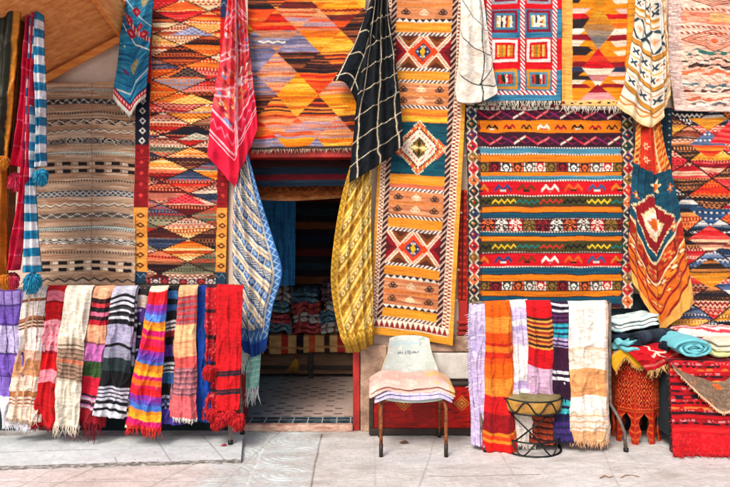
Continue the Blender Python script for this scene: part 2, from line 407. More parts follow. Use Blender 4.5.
# ------------------------------------------------------------------ ground
def plane_grid(x0, x1, y0, y1, z, nx, ny):
    xs = np.linspace(x0, x1, nx); ys = np.linspace(y1, y0, ny)
    X, Y = np.meshgrid(xs, ys); return X, Y, np.stack([X, Y, np.full(X.shape, z)], -1)
def grid_faces(nv, nu):
    i = np.arange(nu*nv).reshape(nv, nu)
    return np.stack([i[:-1, :-1], i[1:, :-1], i[1:, 1:], i[:-1, 1:]], -1).reshape(-1, 4)
M_FAR = noise_mat("dusty_pavement", (176, 166, 160), (222, 212, 206), 3, .9, .2)
g = MB(); g.add([(-120, -120, -.004), (120, -120, -.004), (120, 120, -.004), (-120, 120, -.004)], [(0, 1, 2, 3)])
g.build("ground", M_FAR, smooth=False, kw={'kind': 'structure'})
def joint(d, w): return np.exp(-(d/w)**2)
def pavement():
    X, Y, G = plane_grid(-3.7, 3.7, -1.75, -.02, 0, 1150, 300)
    wx = X+.012*(vn(X*5, Y*5, 1)-.5); wy = Y+.016*(vn(X*4, Y*4, 2)-.5)
    n1 = vn(X*2.2, Y*3, 3); n2 = vn(X*9, Y*13, 4); n3 = vn(X*34, Y*40, 5); n4 = vn(X*90, Y*90, 6)
    base = np.array((214, 211, 208.))+(n1-.5)[..., None]*np.array((16, 20, 24))+(n2-.5)[..., None]*np.array((18, 20, 22))+(n3-.5)[..., None]*16+(n4-.5)[..., None]*14
    pink = np.clip((-.9-X)*2, 0, 1)*np.clip((-.55-Y)*5, 0, 1)
    base = base+pink[..., None]*np.array((4, -4, -6))
    # grey-green tiles with circular combed grooves in front of the doorway
    tl = ((wx > XW(243, -.6)) & (wx < -.33-.02*(Y+1)) & (wy > -1.75))
    e = np.clip((-.33-wx)*14, 0, 1)*np.clip((wx+1.06)*12, 0, 1)*np.clip(n2*1.1+.15, 0, 1)
    base = base*(1-e[..., None])+e[..., None]*(np.array((202, 210, 209.))+(n2-.5)[..., None]*34+(n3-.5)[..., None]*20)
    q = .44; cx = (np.floor((wx+.30)/q)+.5)*q-.30; cy = (np.floor((wy+.06)/.37)+.5)*.37-.06
    rr = np.hypot(wx-cx, (wy-cy)*1.15)
    gr = (np.sin(rr*130) > .45)*e
    base = base-gr[..., None]*np.array((15, 12, 12))*(.2+n1)[..., None]
    jn = np.minimum(np.abs((wx+.30+q/2) % q-q/2), 9)
    base = base+(joint(jn, .006)*e)[..., None]*np.array((28, 22, 18))
    # seams of the left slabs
    lft = (wx < -1.06) & (wy < -.6)
    jl = np.minimum(np.abs((wx-.42*wy+3) % .62-.31), np.abs(wy+1.12))
    base = base-(joint(jl, .006)*lft*(.4+.6*n2))[..., None]*np.array((52, 54, 52))
    # right side: long crack line and faint seams
    rt = wx > -.33
    ck = joint(wy+1.0+.02*np.sin(wx*3), .006)*(wx > .42)*(wx < 1.15)*(.45+.9*n2)
    ck = ck+joint(np.abs(wx+.335), .006)*(wy < -.1)*.8+joint(np.abs((wx-.52) % .9-.45), .006)*rt*.22*(n2+.2)
    base = base-ck[..., None]*np.array((88, 92, 92))
    fine = (np.sin((wx*.5-wy)*150) > .75)*rt*n2
    base = base-fine[..., None]*np.array((9, 9, 9))
    grain = (vn(wx*6+wy*14, wy*60-wx*20, 48)-.5)*14+(vn(X*160, Y*160, 49)-.5)*16; base = base+grain[..., None]
    jx = joint(np.abs((wx-.2*wy+5) % 1.24-.62), .005)*(.3+.7*n2)+joint(np.abs((wy+.62+.004*np.sin(wx*5)) % .52-.26), .005)*(.2+.6*n1)*(wx > -.33)
    base = base-jx[..., None]*np.array((44, 46, 48))
    # stains close to the wall and scattered dirt
    st = np.clip(vn(X*3.5, Y*7, 8)-.62, 0, 1)*1.1*(.4+n3)
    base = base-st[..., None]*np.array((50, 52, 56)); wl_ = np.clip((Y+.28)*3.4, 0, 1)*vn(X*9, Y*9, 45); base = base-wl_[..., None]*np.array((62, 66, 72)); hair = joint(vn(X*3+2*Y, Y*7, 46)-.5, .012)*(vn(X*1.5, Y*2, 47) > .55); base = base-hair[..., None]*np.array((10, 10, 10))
    dirt = (hsh(np.floor(X*140), np.floor(Y*140)) > .993)*(.3+n1)*(vn(X*5, Y*8, 44) > .35)
    base = base-dirt[..., None]*np.array((70, 80, 88))
    G[..., 2] += .003*n2+.002*n3+.001*n4-.004*ck-.003*gr-.004*joint(jl, .006)*lft-.003*joint(jn, .006)*e
    mesh_np("pavement", G.reshape(-1, 3), grid_faces(300, 1150), M_GROUND, None, (s2l(np.clip(base, 0, 240))*ALB).reshape(-1, 3), True, {'kind': 'structure'}, base=(0, 0, 0))
pavement()
def raised_slab():
    # concrete step in front of the left rack
    tl_, tr_, br_, bl_ = P(-40, 440, 0), None, None, None
    z = .030
    def gx(px, py): d = FPX*(H_CAM-z)/(py-HOR); return ((px-CXP)/FPX*d, d-D_WALL)
    A = gx(-60, 436); B = gx(243, 436); Cc = gx(241, 459); D = gx(-60, 468)
    nu, nv = 520, 60
    Lf = resample([(*A, z), (*D, z)], nv); Rt = resample([(*B, z), (*Cc, z)], nv)
    u = np.linspace(0, 1, nu)[None, :, None]
    G = (1-u)*Lf[:, None]+u*Rt[:, None]
    X, Y = G[..., 0], G[..., 1]
    n2 = vn(X*9, Y*13, 14); n3 = vn(X*34, Y*40, 15); n4 = vn(X*80, Y*90, 16); n1 = vn(X*2, Y*3, 17)
    G[..., 1] -= (np.linspace(0, 1, nv)[:, None] > .97)*.012*(vn(X*18, Y*0, 18)-.3)
    base = np.array((212, 218, 219.))+((n2-.5)*16+(n3-.5)*18+(n4-.5)*12+(n1-.5)*16)[..., None]
    jl = np.minimum(np.abs((X+.5*Y+3.02) % .37-.185)+np.where(X < -1.72, np.abs((X+3) % 1.1-.5)*.2, 0), 9)
    base = base-(joint(jl, .006)*(X > -1.95)*(.5+.5*n2)+joint(Y+.50+.01*np.sin(X*3), .005)*(X > -1.75)*.5)[..., None]*np.array((60, 60, 60))
    ck = joint(Y+.62-.05*np.sin(X*2.6)+.02*(n2-.5), .006)*(X < -1.9)*(n1 > .4)
    base = base-ck[..., None]*60
    dirt = (hsh(np.floor(X*100), np.floor(Y*100)+3) > .996)
    base = base-dirt[..., None]*np.array((80, 84, 90))
    col = s2l(np.clip(base, 0, 245))*ALB
    G[..., 2] += .003*n2-.003*ck
    idx = grid_faces(nv, nu); V = G.reshape(-1, 3)
    # rough broken front riser
    rows = 8; front = G[-1]; R = []
    rc = []
    for k in range(1, rows+1):
        t = k/rows; f = front.copy(); f[:, 2] = front[:, 2]*(1-t)-.002*t
        f[:, 1] += .02*t*(vn(front[:, 0]*30, t*6+0*front[:, 0], 20)-.2)
        R.append(f); rc.append(s2l(np.clip(np.array((150, 146, 142.))[None]+((vn(front[:, 0]*50, t*9+0*front[:, 0], 22)-.5)*110)[:, None], 20, 220))*ALB)
    fr = np.concatenate([front[None], np.array(R)]); nF = len(V)
    V = np.concatenate([V, fr.reshape(-1, 3)]); col = np.concatenate([col.reshape(-1, 3), np.concatenate([rc[0][None], np.array(rc)]).reshape(-1, 3)])
    F = np.concatenate([idx, grid_faces(rows+1, nu)+nF])
    side = np.stack([G[:, -1], G[:, -1]*[1, 1, 0]], 1)
    side[..., 0] += .002
    n0 = len(V); V = np.concatenate([V, side.reshape(-1, 3)]); col = np.concatenate([col, np.ones((2*nv, 3))*s2l((150, 140, 132))*ALB])
    F = np.concatenate([F, grid_faces(nv, 2)[:, ::-1]+n0])
    mesh_np("pavement_step", V, F, M_GROUND, None, col, True, {'kind': 'structure'}, base=(0, 0, 0))
raised_slab()

# ------------------------------------------------------------------ shop front wall
DX0, DX1, DZ = XW(242, 0), XW(353, 0), ZW(158, 0)
wall = thing("shop_wall", "pale plastered shop front with a dark open doorway and red frame", "wall", (0, 0, 0))
mb = MB(); mb.box(-6, DX0-.06, 0, .32, 0, 5); mb.box(DX1+.06, 6, 0, .32, 0, 5); mb.box(DX0-.06, DX1+.06, 0, .32, DZ+.07, 5)
mb.build("plaster_wall", M_PLASTER, wall, False)
mb = MB(); mb.box(DX0-.06, DX0, -.02, .30, 0, DZ); mb.build("door_jamb", M_REDPAINT, wall, False, bevel=.006)
mb = MB(); mb.box(DX1, DX1+.055, -.02, .30, 0, DZ); mb.build("door_jamb", M_REDPAINT, wall, False, bevel=.006)
mb = MB(); mb.box(DX0-.06, DX1+.055, -.04, .30, DZ, DZ+.07); mb.build("lintel", M_REDPAINT, wall, False, bevel=.008)
mb = MB(); mb.box(-6, DX0-.063, -.012, -.001, .0, 1.13); mb.build("shade_panel", M_DARKTEAL, wall, False)  # dark panel added in place of the shade behind the left rack
# stone plinth to the right of the doorway
mb = MB(); mb.box(DX1+.06, XW(387, -.05), -.05, -.001, 0, ZW(345, -.05)); mb.box(XW(430, -.05), XW(472, -.05), -.045, -.001, ZW(352, -.05), ZW(336, -.05))
mb.build("stone_plinth", M_STONE, wall, False, bevel=.012)
mb = MB(); mb.box(XW(387.4, -.05), XW(474, -.05), -.07, -.001, .42, ZW(353, -.05)); mb.build("white_ledge", M_LEDGE, wall, False, bevel=.008)
mb = MB(); mb.box(XW(474.5, -.05), 6, -.02, -.001, 0, 1.08); mb.build("shade_panel", M_DARKTEAL, wall, False)  # shade behind the right rack and tables, built as a dark panel
mb = MB(); mb.box(XW(459, -.03), XW(468, -.03), -.03, -.001, ZW(345, -.03), ZW(215, -.03))
for py in (328, 322, 333): mb.box(XW(457, -.05), XW(472, -.05), -.05, -.031, ZW(py+2, -.05), ZW(py-1, -.05))
mb.build("red_pilaster", M_REDPAINT, wall, False, bevel=.004)
mb = MB(); mb.box(XW(228, -.03), XW(236, -.03), -.03, -.001, 0, ZW(170, -.03)); mb.build("bare_post", M_PLASTER, wall, False, bevel=.006)
# doorstep
mb = MB(); mb.box(DX0, DX1, -.05, .02, 0, .052); mb.build("threshold", noise_mat("worn_step", (170, 110, 92), (226, 196, 176), 12, .9, .5, stretch=(1, 1, 3)), wall, False, bevel=.01)
# shop interior
mb = MB(); RX0, RX1, RY, RZ = -2.3, .7, 2.75, 2.5
mb.box(RX0-.1, RX0, .32, RY, 0, RZ); mb.box(RX1, RX1+.1, .32, RY, 0, RZ); mb.box(RX0-.1, RX1+.1, RY, RY+.1, 0, RZ); mb.box(RX0-.1, RX1+.1, .32, RY+.1, RZ, RZ+.1)
mb.build("inner_room", M_INSIDE, wall, False)
def shop_floor():
    X, Y, G = plane_grid(RX0, RX1, .02, RY, .05, 620, 560)
    n1 = vn(X*3, Y*3, 31); n3 = vn(X*30, Y*30, 33)
    base = np.array((214, 190, 178.))+((n1-.5)*30+(n3-.5)*20)[..., None]
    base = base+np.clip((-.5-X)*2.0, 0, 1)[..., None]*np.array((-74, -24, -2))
    # small dark dashes laid like a basket weave
    r = np.floor(Y/.085); f = (X/.17+.5*(r % 2)) % 1
    d = (f < .40) & (np.abs(Y/.085 % 1-.5) < .15) & (hsh(r, np.floor(X/.17+.5*(r % 2))) > .3)
    base[d] = (30, 34, 40)
    jn = (np.abs(X/.085 % 1-.5) > .47) | (np.abs(Y/.085 % 1-.5) > .47)
    base[jn] = base[jn]*.95
    bd = Y < .20
    q = np.abs((X/.115) % 1-.5) > .46
    base[bd] = (44, 62, 72); base[bd & (n3 > .62)] = (80, 100, 108)
    base[bd & (q | (np.abs(Y-.11) < .006))] = (176, 184, 180)
    base[(Y > .19) & (Y < .215)] = (150, 160, 160)
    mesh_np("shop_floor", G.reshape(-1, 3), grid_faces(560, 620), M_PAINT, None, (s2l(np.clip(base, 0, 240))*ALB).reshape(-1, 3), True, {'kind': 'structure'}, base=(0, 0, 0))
shop_floor()

# ------------------------------------------------------------------ wooden canopy, top left
can = thing("wooden_canopy", "orange cedar plank hood jutting from the wall at the upper left", "canopy", P(121, 36, -.01))
Bw = Vector(P(121, 35, -.015)); Aw = Vector(P(45, 76, -.015)); al = (Aw-Bw); A2 = Bw+al*2.1
outv = Vector(P(94, -1, -.5))-Bw; outv = outv*1.9
for k in range(7):     # soffit boards
    a = Bw+(A2-Bw)*0+outv*(k/7); b = outv*(1/7*.955)
    q = [a, A2+outv*(k/7), A2+outv*(k/7)+b, a+b]
    MB().prism(q, (0, 0, .022+.005*(k % 2))).build("soffit_board", M_WOOD, can, False, bevel=.002)
q = [Bw+Vector((.02, -.03, -.0)), A2+Vector((0, -.03, 0)), A2+Vector((0, -.03, -.075)), Bw+Vector((.02, -.03, -.06))]
MB().prism(q, (0, -.035, -.012)).build("wall_beam", M_WOODL, can, False, bevel=.003)
q = [Bw+Vector((.002, -.066, -.004)), Bw+outv, Bw+outv+Vector((.03, 0, 0)), Bw+Vector((.032, -.066, -.004))]
MB().prism(q, (0, 0, -.03)).build("edge_trim", M_WOODL, can, False, bevel=.003)
T0 = Vector(P(131, 14, -.02)); 
q = [Bw+Vector((.033, -.03, -.035)), Bw+outv+Vector((.033, 0, -.035)), T0+outv, T0]
MB().prism(q, (-.02, 0, .008)).build("side_fascia", M_WOODF, can, False, bevel=.003)
mb = MB()
for k in range(16):
    p = T0+outv*(k/15.)+Vector((-.02, 0, .015))
    mb.tube([p+Vector((-.25, 0, -.02)), p+Vector((-.02, 0, 0)), p+Vector((.028, 0, -.006))], [.026, .028, .024], 10)
mb.build("roof_tiles", M_TILE, can)

# ------------------------------------------------------------------ rugs on the wall
RUGS = "rugs and throws hung on the shop front"
def rug(name, label, cat="rug"): return tagd(label, cat, RUGS)
WH = (238, 230, 214); INK = (24, 22, 28)
# brown striped flatweave
def brown_rug():
    p = Pat(30, 80, 140, 300, (176, 146, 122), seed=3, wob=.7, sag=2.2)
    r = np.floor(p.Y/1.4)
    p.C += ((hsh(r, r*0+4)-.5)*34)[..., None]
    p.m((vn(p.X/30, p.Y/3.4, 5) > .62), (162, 126, 102)); p.m(vn(p.X/40, p.Y/2.6, 9) > .74, (196, 170, 146))
    D = (66, 60, 60); L = (216, 206, 190); TE = (120, 176, 176)
    p.band(80, 84, (196, 150, 112))
    p.rope(88.5, 90, 2.2, L, D); p.rope(90, 91.6, 2.2, D, L, sl=-1)
    p.band(99.5, 105.5, (92, 86, 84)); p.zig(102.5, 2, 9, 1.3, INK); p.zig(102.5, 2, 9, 1, L, ph=.5); p.dash(102.5, 1.5, 4.5, INK)
    p.dash(114.5, 2.2, 3, D, .6)
    p.motif(121, 127, 13, [(INK, None), (D, None)], seed=2); p.zig(124, 1.8, 13, .9, L, ph=.3)
    p.zig(134, 1, 8, 1.2, L); p.zig(133, 1, 8, 1.0, D)
    p.band(142, 147, (108, 98, 92)); p.motif(141.5, 147.5, 18, [(INK, (200, 190, 172)), (D, (150, 140, 130))], seed=5, n=10)
    p.rope(155.5, 157, 2.4, TE, L); p.rope(157.6, 159, 2.4, L, D)
    for y in (168, 175.5):
        p.band(y-2.4, y+2.4, (150, 118, 96)); p.dash(y, 3.6, 17, INK, .52, ph=.1); p.dash(y, 2, 17, L, .3, ph=.42); p.dash(y, .8, 17, D, .2, ph=.36)
    p.dash(186, 2, 3, D, .55)
    p.band(196, 202.5, (74, 84, 100)); p.zig(199.2, 2.4, 12, 1, L); p.zig(199.2, 2.4, 12, 1, L, ph=.5)
    p.zig(211, 1.2, 10, 1.2, L); p.zig(212.2, 1.2, 10, 1, D)
    p.band(219.5, 225, (110, 100, 94)); p.zig(222, 1.9, 14, 1.1, L); p.zig(222, 1.9, 14, 1, D, ph=.5)
    p.band(233.5, 238.5, (84, 90, 92)); p.rope(234.2, 236, 2.6, TE, L); p.rope(236.4, 238, 2.6, L, D)
    p.band(246, 252, (140, 124, 112)); p.motif(246, 252, 17, [(D, L), ((60, 66, 78), L)], seed=11, n=10)
    p.dash(261, 2, 3, D, .55)
    for y in (272, 279): p.dash(y, 3.8, 17, INK, .52, ph=.3); p.dash(y, 2.2, 17, L, .3, ph=.62)
    p.zig(290, 1.5, 12, 2, D)
    p.m(np.abs(p.X0-93) < .5, (150, 112, 86))
    p.abrash(.13, 16, .9)
    drape("flatweave_rug", p, [(34, 84), (33, 180), (33, 290)], [(138, 82), (138, 180), (137, 290)], -.03, .007, ripples(p.nu, p.nv, .016, 1.3, 2), kw=rug("", "brown undyed flatweave rug with thin black and white bands under the wooden canopy"))
brown_rug()
# multicoloured narrow rug
KP = [[(214, 84, 24), (238, 130, 44), (196, 44, 22), (244, 178, 110)], [(60, 26, 24), (124, 38, 26), (34, 26, 30), (196, 92, 44)],
      [(232, 150, 60), (246, 196, 130), (214, 92, 34), (240, 224, 196)], [(186, 24, 34), (224, 58, 52), (140, 22, 30), (240, 150, 130)],
      [(92, 100, 132), (54, 62, 90), (150, 150, 170), (206, 120, 60)], [(238, 204, 160), (206, 120, 70), (246, 226, 200), (170, 60, 34)]]
KQ = [[(150, 26, 28), (196, 40, 30), (96, 20, 28), (230, 130, 90)], [(40, 26, 34), (84, 34, 30), (26, 30, 46), (150, 92, 60)],
      [(222, 122, 34), (236, 160, 60), (190, 70, 24), (244, 210, 150)], [(54, 66, 92), (38, 46, 70), (110, 120, 140), (190, 60, 44)],
      [(224, 170, 140), (190, 110, 90), (236, 206, 180), (120, 40, 40)], [(110, 108, 84), (70, 74, 62), (160, 150, 120), (200, 70, 40)]]
def narrow_rug():
    p = Pat(136, -12, 228, 284, (200, 90, 40), seed=8, wob=.6)
    p.kilim(150, -12, 228, 112, 56, 23, KP, seed=4, rows=(2.2, 4.5), motif=.6, edge=(64, 34, 32))
    p.kilim(150, 112, 228, 286, 56, 23, KQ, seed=9, rows=(2.2, 4.5), motif=.6, shift=12, edge=(52, 28, 32))
    # handmade accents
    for (cx, cy, rx, ry, c) in ((189, 36, 22, 8, (128, 130, 160)), (186, 78, 20, 10, (60, 34, 30)), (190, 104, 24, 9, (240, 168, 76)), (186, 204, 22, 10, (190, 30, 40)), (196, 140, 20, 7, (160, 150, 130))):
        k = (np.abs(p.X-cx)/rx+np.abs(p.Y-cy)/ry < 1) & (p.Y < cy)
        p.m(k, c); p.m(k & ((np.abs(((p.X-cx)+(p.Y-cy)*2) % 7-3.5) > 2.7) | (np.abs(((p.X-cx)-(p.Y-cy)*2) % 7-3.5) > 2.7)), tuple(min(245, v+62) for v in c))
    def border(x0, x1):
        p.rect(x0, -20, x1, 18, (40, 56, 92)); p.rect(x0, 18, x1, 84, (206, 26, 34)); p.rect(x0, 84, x1, 146, (30, 32, 50)); p.rect(x0, 146, x1, 208, (140, 24, 34)); p.rect(x0, 208, x1, 272, (236, 160, 74)); p.rect(x0, 272, x1, 290, (34, 62, 84))
        c = (x0+x1)/2
        for y in range(92, 145, 10): p.dia(c, y, 3.2, 3.6, WH, .55)
        for y in range(152, 206, 11): p.dia(c, y, 2.4, 2.2, (214, 64, 60))
        for y in range(216, 270, 10): p.dia(c, y, 4.6, 3, (96, 40, 26)); p.dia(c, y, 2, 1.2, (236, 160, 74))
        for y in range(24, 82, 10): p.dia(c, y, 2, 2, (230, 70, 60))
        p.zig(276, 2, 7, 1, (120, 150, 170), (x0, x1)); p.zig(6, 3, 8, 1, (150, 160, 180), (x0, x1))
    border(136, 149.5); border(217, 228)
    p.motif(278, 284, 9, [((220, 200, 190), (60, 60, 74)), ((200, 60, 60), (40, 40, 54))], (150, 217), 3)
    p.abrash(.16, 10, .9, .05)
    o, G = drape("kilim_rug", p, [(140, -12), (137, 120), (134, 283)], [(232, -12), (230, 120), (226, 284)], -.045, .009, ripples(p.nu, p.nv, .010, 1.6, 3), kw=rug("", "long narrow orange and red kilim with one striped coloured border left of the doorway"))
narrow_rug()
# blue folded kilim
def blue_rug():
    p = Pat(0, 0, 38, 122, (38, 122, 158), seed=12, wob=.4)
    p.m(vn(p.X/26, (p.Y+.5*p.X)/1.1, 3) > .6, (58, 146, 178)); p.m(vn(p.X/26, (p.Y+.5*p.X)/1.3, 7) > .72, (24, 86, 126))
    t = p.Y-.85*p.X
    p.m(np.abs(t-36) < .7, WH); p.m(np.abs(t-8) < .6, (190, 214, 220)); p.m(np.abs(p.Y+.6*p.X-112) < .7, WH)
    p.m(np.abs(t-24) < 2.6, (176, 24, 44)); p.m((np.abs(t-24) < 2.6) & ((p.X % 3) < .9), WH)
    for (x, y) in ((10, 32), (18, 22), (24, 38), (30, 47), (14, 44)): p.dia(x, y, 5.5, 5, (176, 24, 44)); p.dia(x, y, 2, 2, (226, 120, 120))
    for (x, y) in ((28, 10), (22, 74)):
        for k in range(3): p.m((np.abs(np.abs(p.X-x)-(k*1.1-(p.Y-y-k*3)*.55)) < .9) & (np.abs(p.Y-y-k*2.2) < 4.2), (196, 164, 76))
    p.dia(12, 84, 5, 2.4, (90, 60, 120)); p.dia(12, 84, 2, 1, (180, 40, 60)); p.dia(8, 60, 1.2, 1.2, WH); p.dia(30, 62, 1.2, 1.2, WH)
    p.m(p.v > .90, (20, 66, 110)); p.m(p.v > .915, (190, 30, 48)); p.m((p.v > .925) & (p.v < .945) & ((p.X % 2.6) < 1), WH); p.m(p.v > .965, (226, 222, 210))
    p.abrash(.12, 12, .8)
    o, G = drape("folded_kilim", p, [(127, -8), (121, 40), (114, 98)], [(155, -8), (150, 50), (146, 97)], -.13, .012, pleats(p.nu, p.nv, [(.3, .2, .05), (.75, .18, .06)], 2), mat=M_WOOL, full=True, bottom=[(131, 117)], smooth=False, kw=rug("", "small teal blue kilim with red diamonds hanging folded beside the canopy"))
    fringe("fringe", o, G[-1], 26, .02, [(232, 226, 214)], .002)
blue_rug()
# orange diamond rug over the door
KD = [[(206, 42, 22), (226, 78, 26), (186, 28, 24), (236, 120, 50)], [(224, 134, 18), (232, 156, 30), (214, 108, 22), (240, 176, 66)], [(128, 124, 156), (104, 104, 136), (164, 154, 174), (190, 130, 100)],
      [(112, 36, 34), (216, 80, 28), (58, 34, 38), (230, 140, 56)], [(38, 30, 34), (76, 38, 32), (30, 28, 38), (150, 80, 48)], [(206, 130, 100), (210, 88, 44), (170, 140, 150), (226, 160, 110)]]
def diamond_rug():
    p = Pat(244, -12, 366, 150, (226, 100, 40), seed=21, wob=.6)
    p.kilim(244, -12, 366, 150, 45, 43, KD, seed=17, rows=(1.3, 3.2), motif=.05, shift=7, cyc=True)
    k = (np.abs(p.X-269)/19+np.abs(p.Y-47)/19 < 1) & (p.Y < 49); p.m(k & (np.abs(p.Y-42-1.5*np.abs((p.X/5) % 2-1)) < .9), WH); 
    p.band(147.5, 150, (60, 50, 46)); p.abrash(.17, 13, .8, .06)
    o, G = drape("diamond_kilim", p, [(248, -12), (249, 60), (252, 150)], [(366, -12), (364, 60), (358, 148)], -.055, .009, ripples(p.nu, p.nv, .014, 1.2, 5), kw=rug("", "orange kilim of large striped diamonds hung above the doorway lintel"))
    fringe("fringe", o, G[-1], 110, .03, [(226, 206, 176), (206, 180, 150), (170, 150, 140)], .0025)
diamond_rug()
# long beige and orange rug
def long_rug():
    p = Pat(0, -8, 84, 344, (232, 160, 96), seed=31, wob=.5)
    F0, F1 = 13, 67; fx = (F0, F1)
    OC = (228, 148, 44); BE = (212, 140, 94); TE = (20, 84, 98); MA = (84, 28, 40)
    def rope(y, up=True): p.rope(y, y+3.2, 4.2, WH, MA, fx, 1 if up else -1)
    def teeth(y, up=True): p.teeth(y, y+3.4, 6.5, WH, (52, 34, 44), fx, up)
    def figures(y, c):
        for x, cc in ((22, c), (40, (240, 206, 170)), (58, c)):
            for dx, dy in ((-2.6, 0), (2.6, 0), (0, -2.4)): p.dia(x+dx, y+dy, 2.6, 2.4, cc, .35)
            p.dia(x, y+1.4, 3.4, 1.1, cc)
    def beige(y0, y1):
        p.band(y0, y1, BE, fx); m = (y0+y1)/2; p.m((p.Y > y0) & (p.Y < y1) & p.xr(fx) & (vn(p.X/40, p.Y/1.5, 6) > .58), (190, 116, 78)); p.m((p.Y > y0) & (p.Y < y1) & p.xr(fx) & (vn(p.X/40, p.Y/1.7, 8) > .7), (232, 170, 126))
        figures(y0+(m-y0)*.55, (74, 52, 50)); figures(m+(y1-m)*.55, (92, 60, 44)); p.zig(m, 1.1, 6, 1.4, (230, 132, 24), fx)
    def crossband(y0, y1):
        m = (y0+y1)/2; h = (y1-y0)/2; p.band(y0, y1, (206, 44, 36), fx)
        for cx in (13, 67): p.dia(cx, m, 14, h*.82, (150, 24, 34), 0, 1.6); p.dia(cx, m, 8, h*.42, (96, 24, 36), 0, 1.6)
        for sx in (26.5, 53.5):
            p.m((np.abs(p.X-sx) < 15) & (np.abs(p.Y-m) > h-11+np.abs(p.X-sx)*.72) & (np.abs(p.Y-m) < h) & p.xr(fx), (140, 74, 28))
            p.m((np.abs(p.X-sx) < 8) & (np.abs(p.Y-m) > h-6+np.abs(p.X-sx)*.72) & (np.abs(p.Y-m) < h) & p.xr(fx), (92, 44, 30))
        for s_ in (1, -1):
            for c in (26.5, 53.5):
                k = np.abs(np.floor(np.abs(p.Y-m)/1.6)*1.6*.8-np.abs(p.X-c)) < 2.5
                p.m(k & (np.abs(p.Y-m) < h) & p.xr(fx), (240, 226, 200))
                k2 = np.abs(np.floor(np.abs(p.Y-m)/1.6)*1.6*.8-np.abs(p.X-c)+.2) < .7
                p.m(k2 & (np.abs(p.Y-m) < h) & p.xr(fx), (222, 110, 70))
        p.dia(40, m, 15, h*.78, (222, 74, 26), 0, 1.6); p.dia(40, m, 9.5, h*.56, (160, 96, 34), 0, 1.6); p.dia(40, m, 8, h*.5, (48, 66, 110), 0, 1.6)
        p.dia(40, m, 6, h*.4, (214, 214, 214), 0, 1.6); p.dia(40, m, 4.5, h*.42, (34, 34, 50), 0, 1.6); p.dia(40, m, 2.4, h*.4, (230, 170, 40), 0, 1)
        rope(y0-3); rope(y1)
    p.band(-8, 20, BE, fx); figures(-2, (74, 52, 50)); figures(14, (74, 52, 50)); p.zig(6, 1.1, 6, 1.4, (230, 132, 24), fx)
    teeth(20); p.band(24, 33, OC, fx); p.band(27, 30, (236, 168, 62), fx); crossband(37, 70); p.band(73, 82, OC, fx); p.band(76, 80, (234, 164, 62), fx); rope(82)
    beige(86, 109); rope(108, False); p.band(112, 125, OC, fx); p.band(116, 119, (226, 120, 50), fx); p.band(119, 124, (240, 190, 60), fx)
    p.band(125, 178, TE, fx); p.m((vn(p.X/16, p.Y/1.2, 33) > .6) & (p.Y > 125) & (p.Y < 178) & p.xr(fx), (14, 66, 84))
    cx, cy = 40, 151
    p.dia(cx, cy, 26, 27.5, (240, 222, 190), 0, 1.7); p.dia(cx, cy, 24.5, 26, (214, 96, 44), 0, 1.7); p.dia(cx, cy, 20, 22, (92, 34, 40), 0, 1.7); p.dia(cx, cy, 18.5, 20.5, (238, 220, 196), 0, 1.7)
    dd = np.abs(p.X-cx)/26+np.abs(p.Y-cy)/27.5
    p.m((np.abs(dd-.56) < .035) & (((p.X+p.Y*.5) % 4) < 2), (200, 80, 60)); p.m((np.abs(dd-.87) < .04) & (((p.X) % 4) < 1.6), (246, 196, 130))
    p.dia(cx, cy, 10, 10.5, (92, 70, 26), 0, 1.7); p.dia(cx, cy, 8, 8.5, (164, 128, 54), 0, 1.7)
    for s_ in (-1, 1): p.dia(cx+s_*4.5, cy, 4.6, 2.6, (240, 214, 150)); p.dia(cx, cy+s_*4.5, 2.2, 4, (60, 50, 30))
    for e in (13, 67): p.m((np.abs(np.abs(p.X-e)-np.abs(p.Y-cy)) < 1.6) & (np.abs(p.X-e) < 9) & p.xr(fx), (220, 96, 50)); p.dia(e, cy, 4, 4, (236, 190, 150))
    p.band(178, 192, OC, fx); p.band(181, 184, (234, 164, 60), fx); p.band(188, 192, (206, 110, 80), fx); rope(192); beige(195.5, 220); rope(220, False); p.band(223, 232, OC, fx)
    crossband(236, 269); p.band(272, 281, OC, fx); p.band(275, 278, (228, 140, 44), fx); teeth(281.5); beige(285, 312); teeth(312, False); p.band(315.5, 324, (222, 154, 44), fx); rope(324.5)
    p.rect(0, -8, 3.4, 344, (226, 160, 58)); p.rect(79.5, -8, 84, 344, (226, 160, 58))
    for x0, x1 in ((3.4, 8), (72.5, 79.5)):
        p.rect(x0, -8, x1, 334, (240, 226, 198)); k = ((p.Y/3.6) % 1 < .5) ^ (((p.X-x0)/(x1-x0)) > .5)
        p.m(k & p.xr((x0+.4, x1-.4)) & (p.Y < 334), (166, 52, 38))
    for x0, x1 in ((8, 13), (67, 72.5)):
        p.rect(x0, -8, x1, 330, (64, 28, 46)); p.m(p.xr((x0, x1)) & (((p.Y+(p.X-x0)*1.2)/6.2) % 1 < .3) & (p.Y < 330), (226, 190, 160))
    p.rect(3, 328, 79, 336, (242, 232, 210)); p.m((p.Y > 328.6) & (p.Y < 335.4) & (p.tri(5.2) < (p.Y-328)/7) & p.xr((3, 79)), (150, 46, 36)); p.rect(0, 336, 84, 344, (226, 158, 52))
    p.abrash(.12, 14, .9, .05)
    o, G = drape("medallion_rug", p, [(384, -8), (379, 140), (368, 333)], [(470, -8), (464, 120), (452, 345)], -.06, .011, ripples(p.nu, p.nv, .014, 1.0, 6), kw=rug("", "long beige and orange rug with stepped diamond medallions above the plastic chair"), bottom=[(410, 338)])
    for k in (60, 110, 160, 215, 270, 300): pompom(o, G[int(k/344*p.nv), -1]+np.array((.012, -.004, 0)), .011, [lin((230, 220, 200)), lin((60, 40, 40))] and [(230, 220, 200), (170, 60, 60)], k, "edge_tassel")
long_rug()
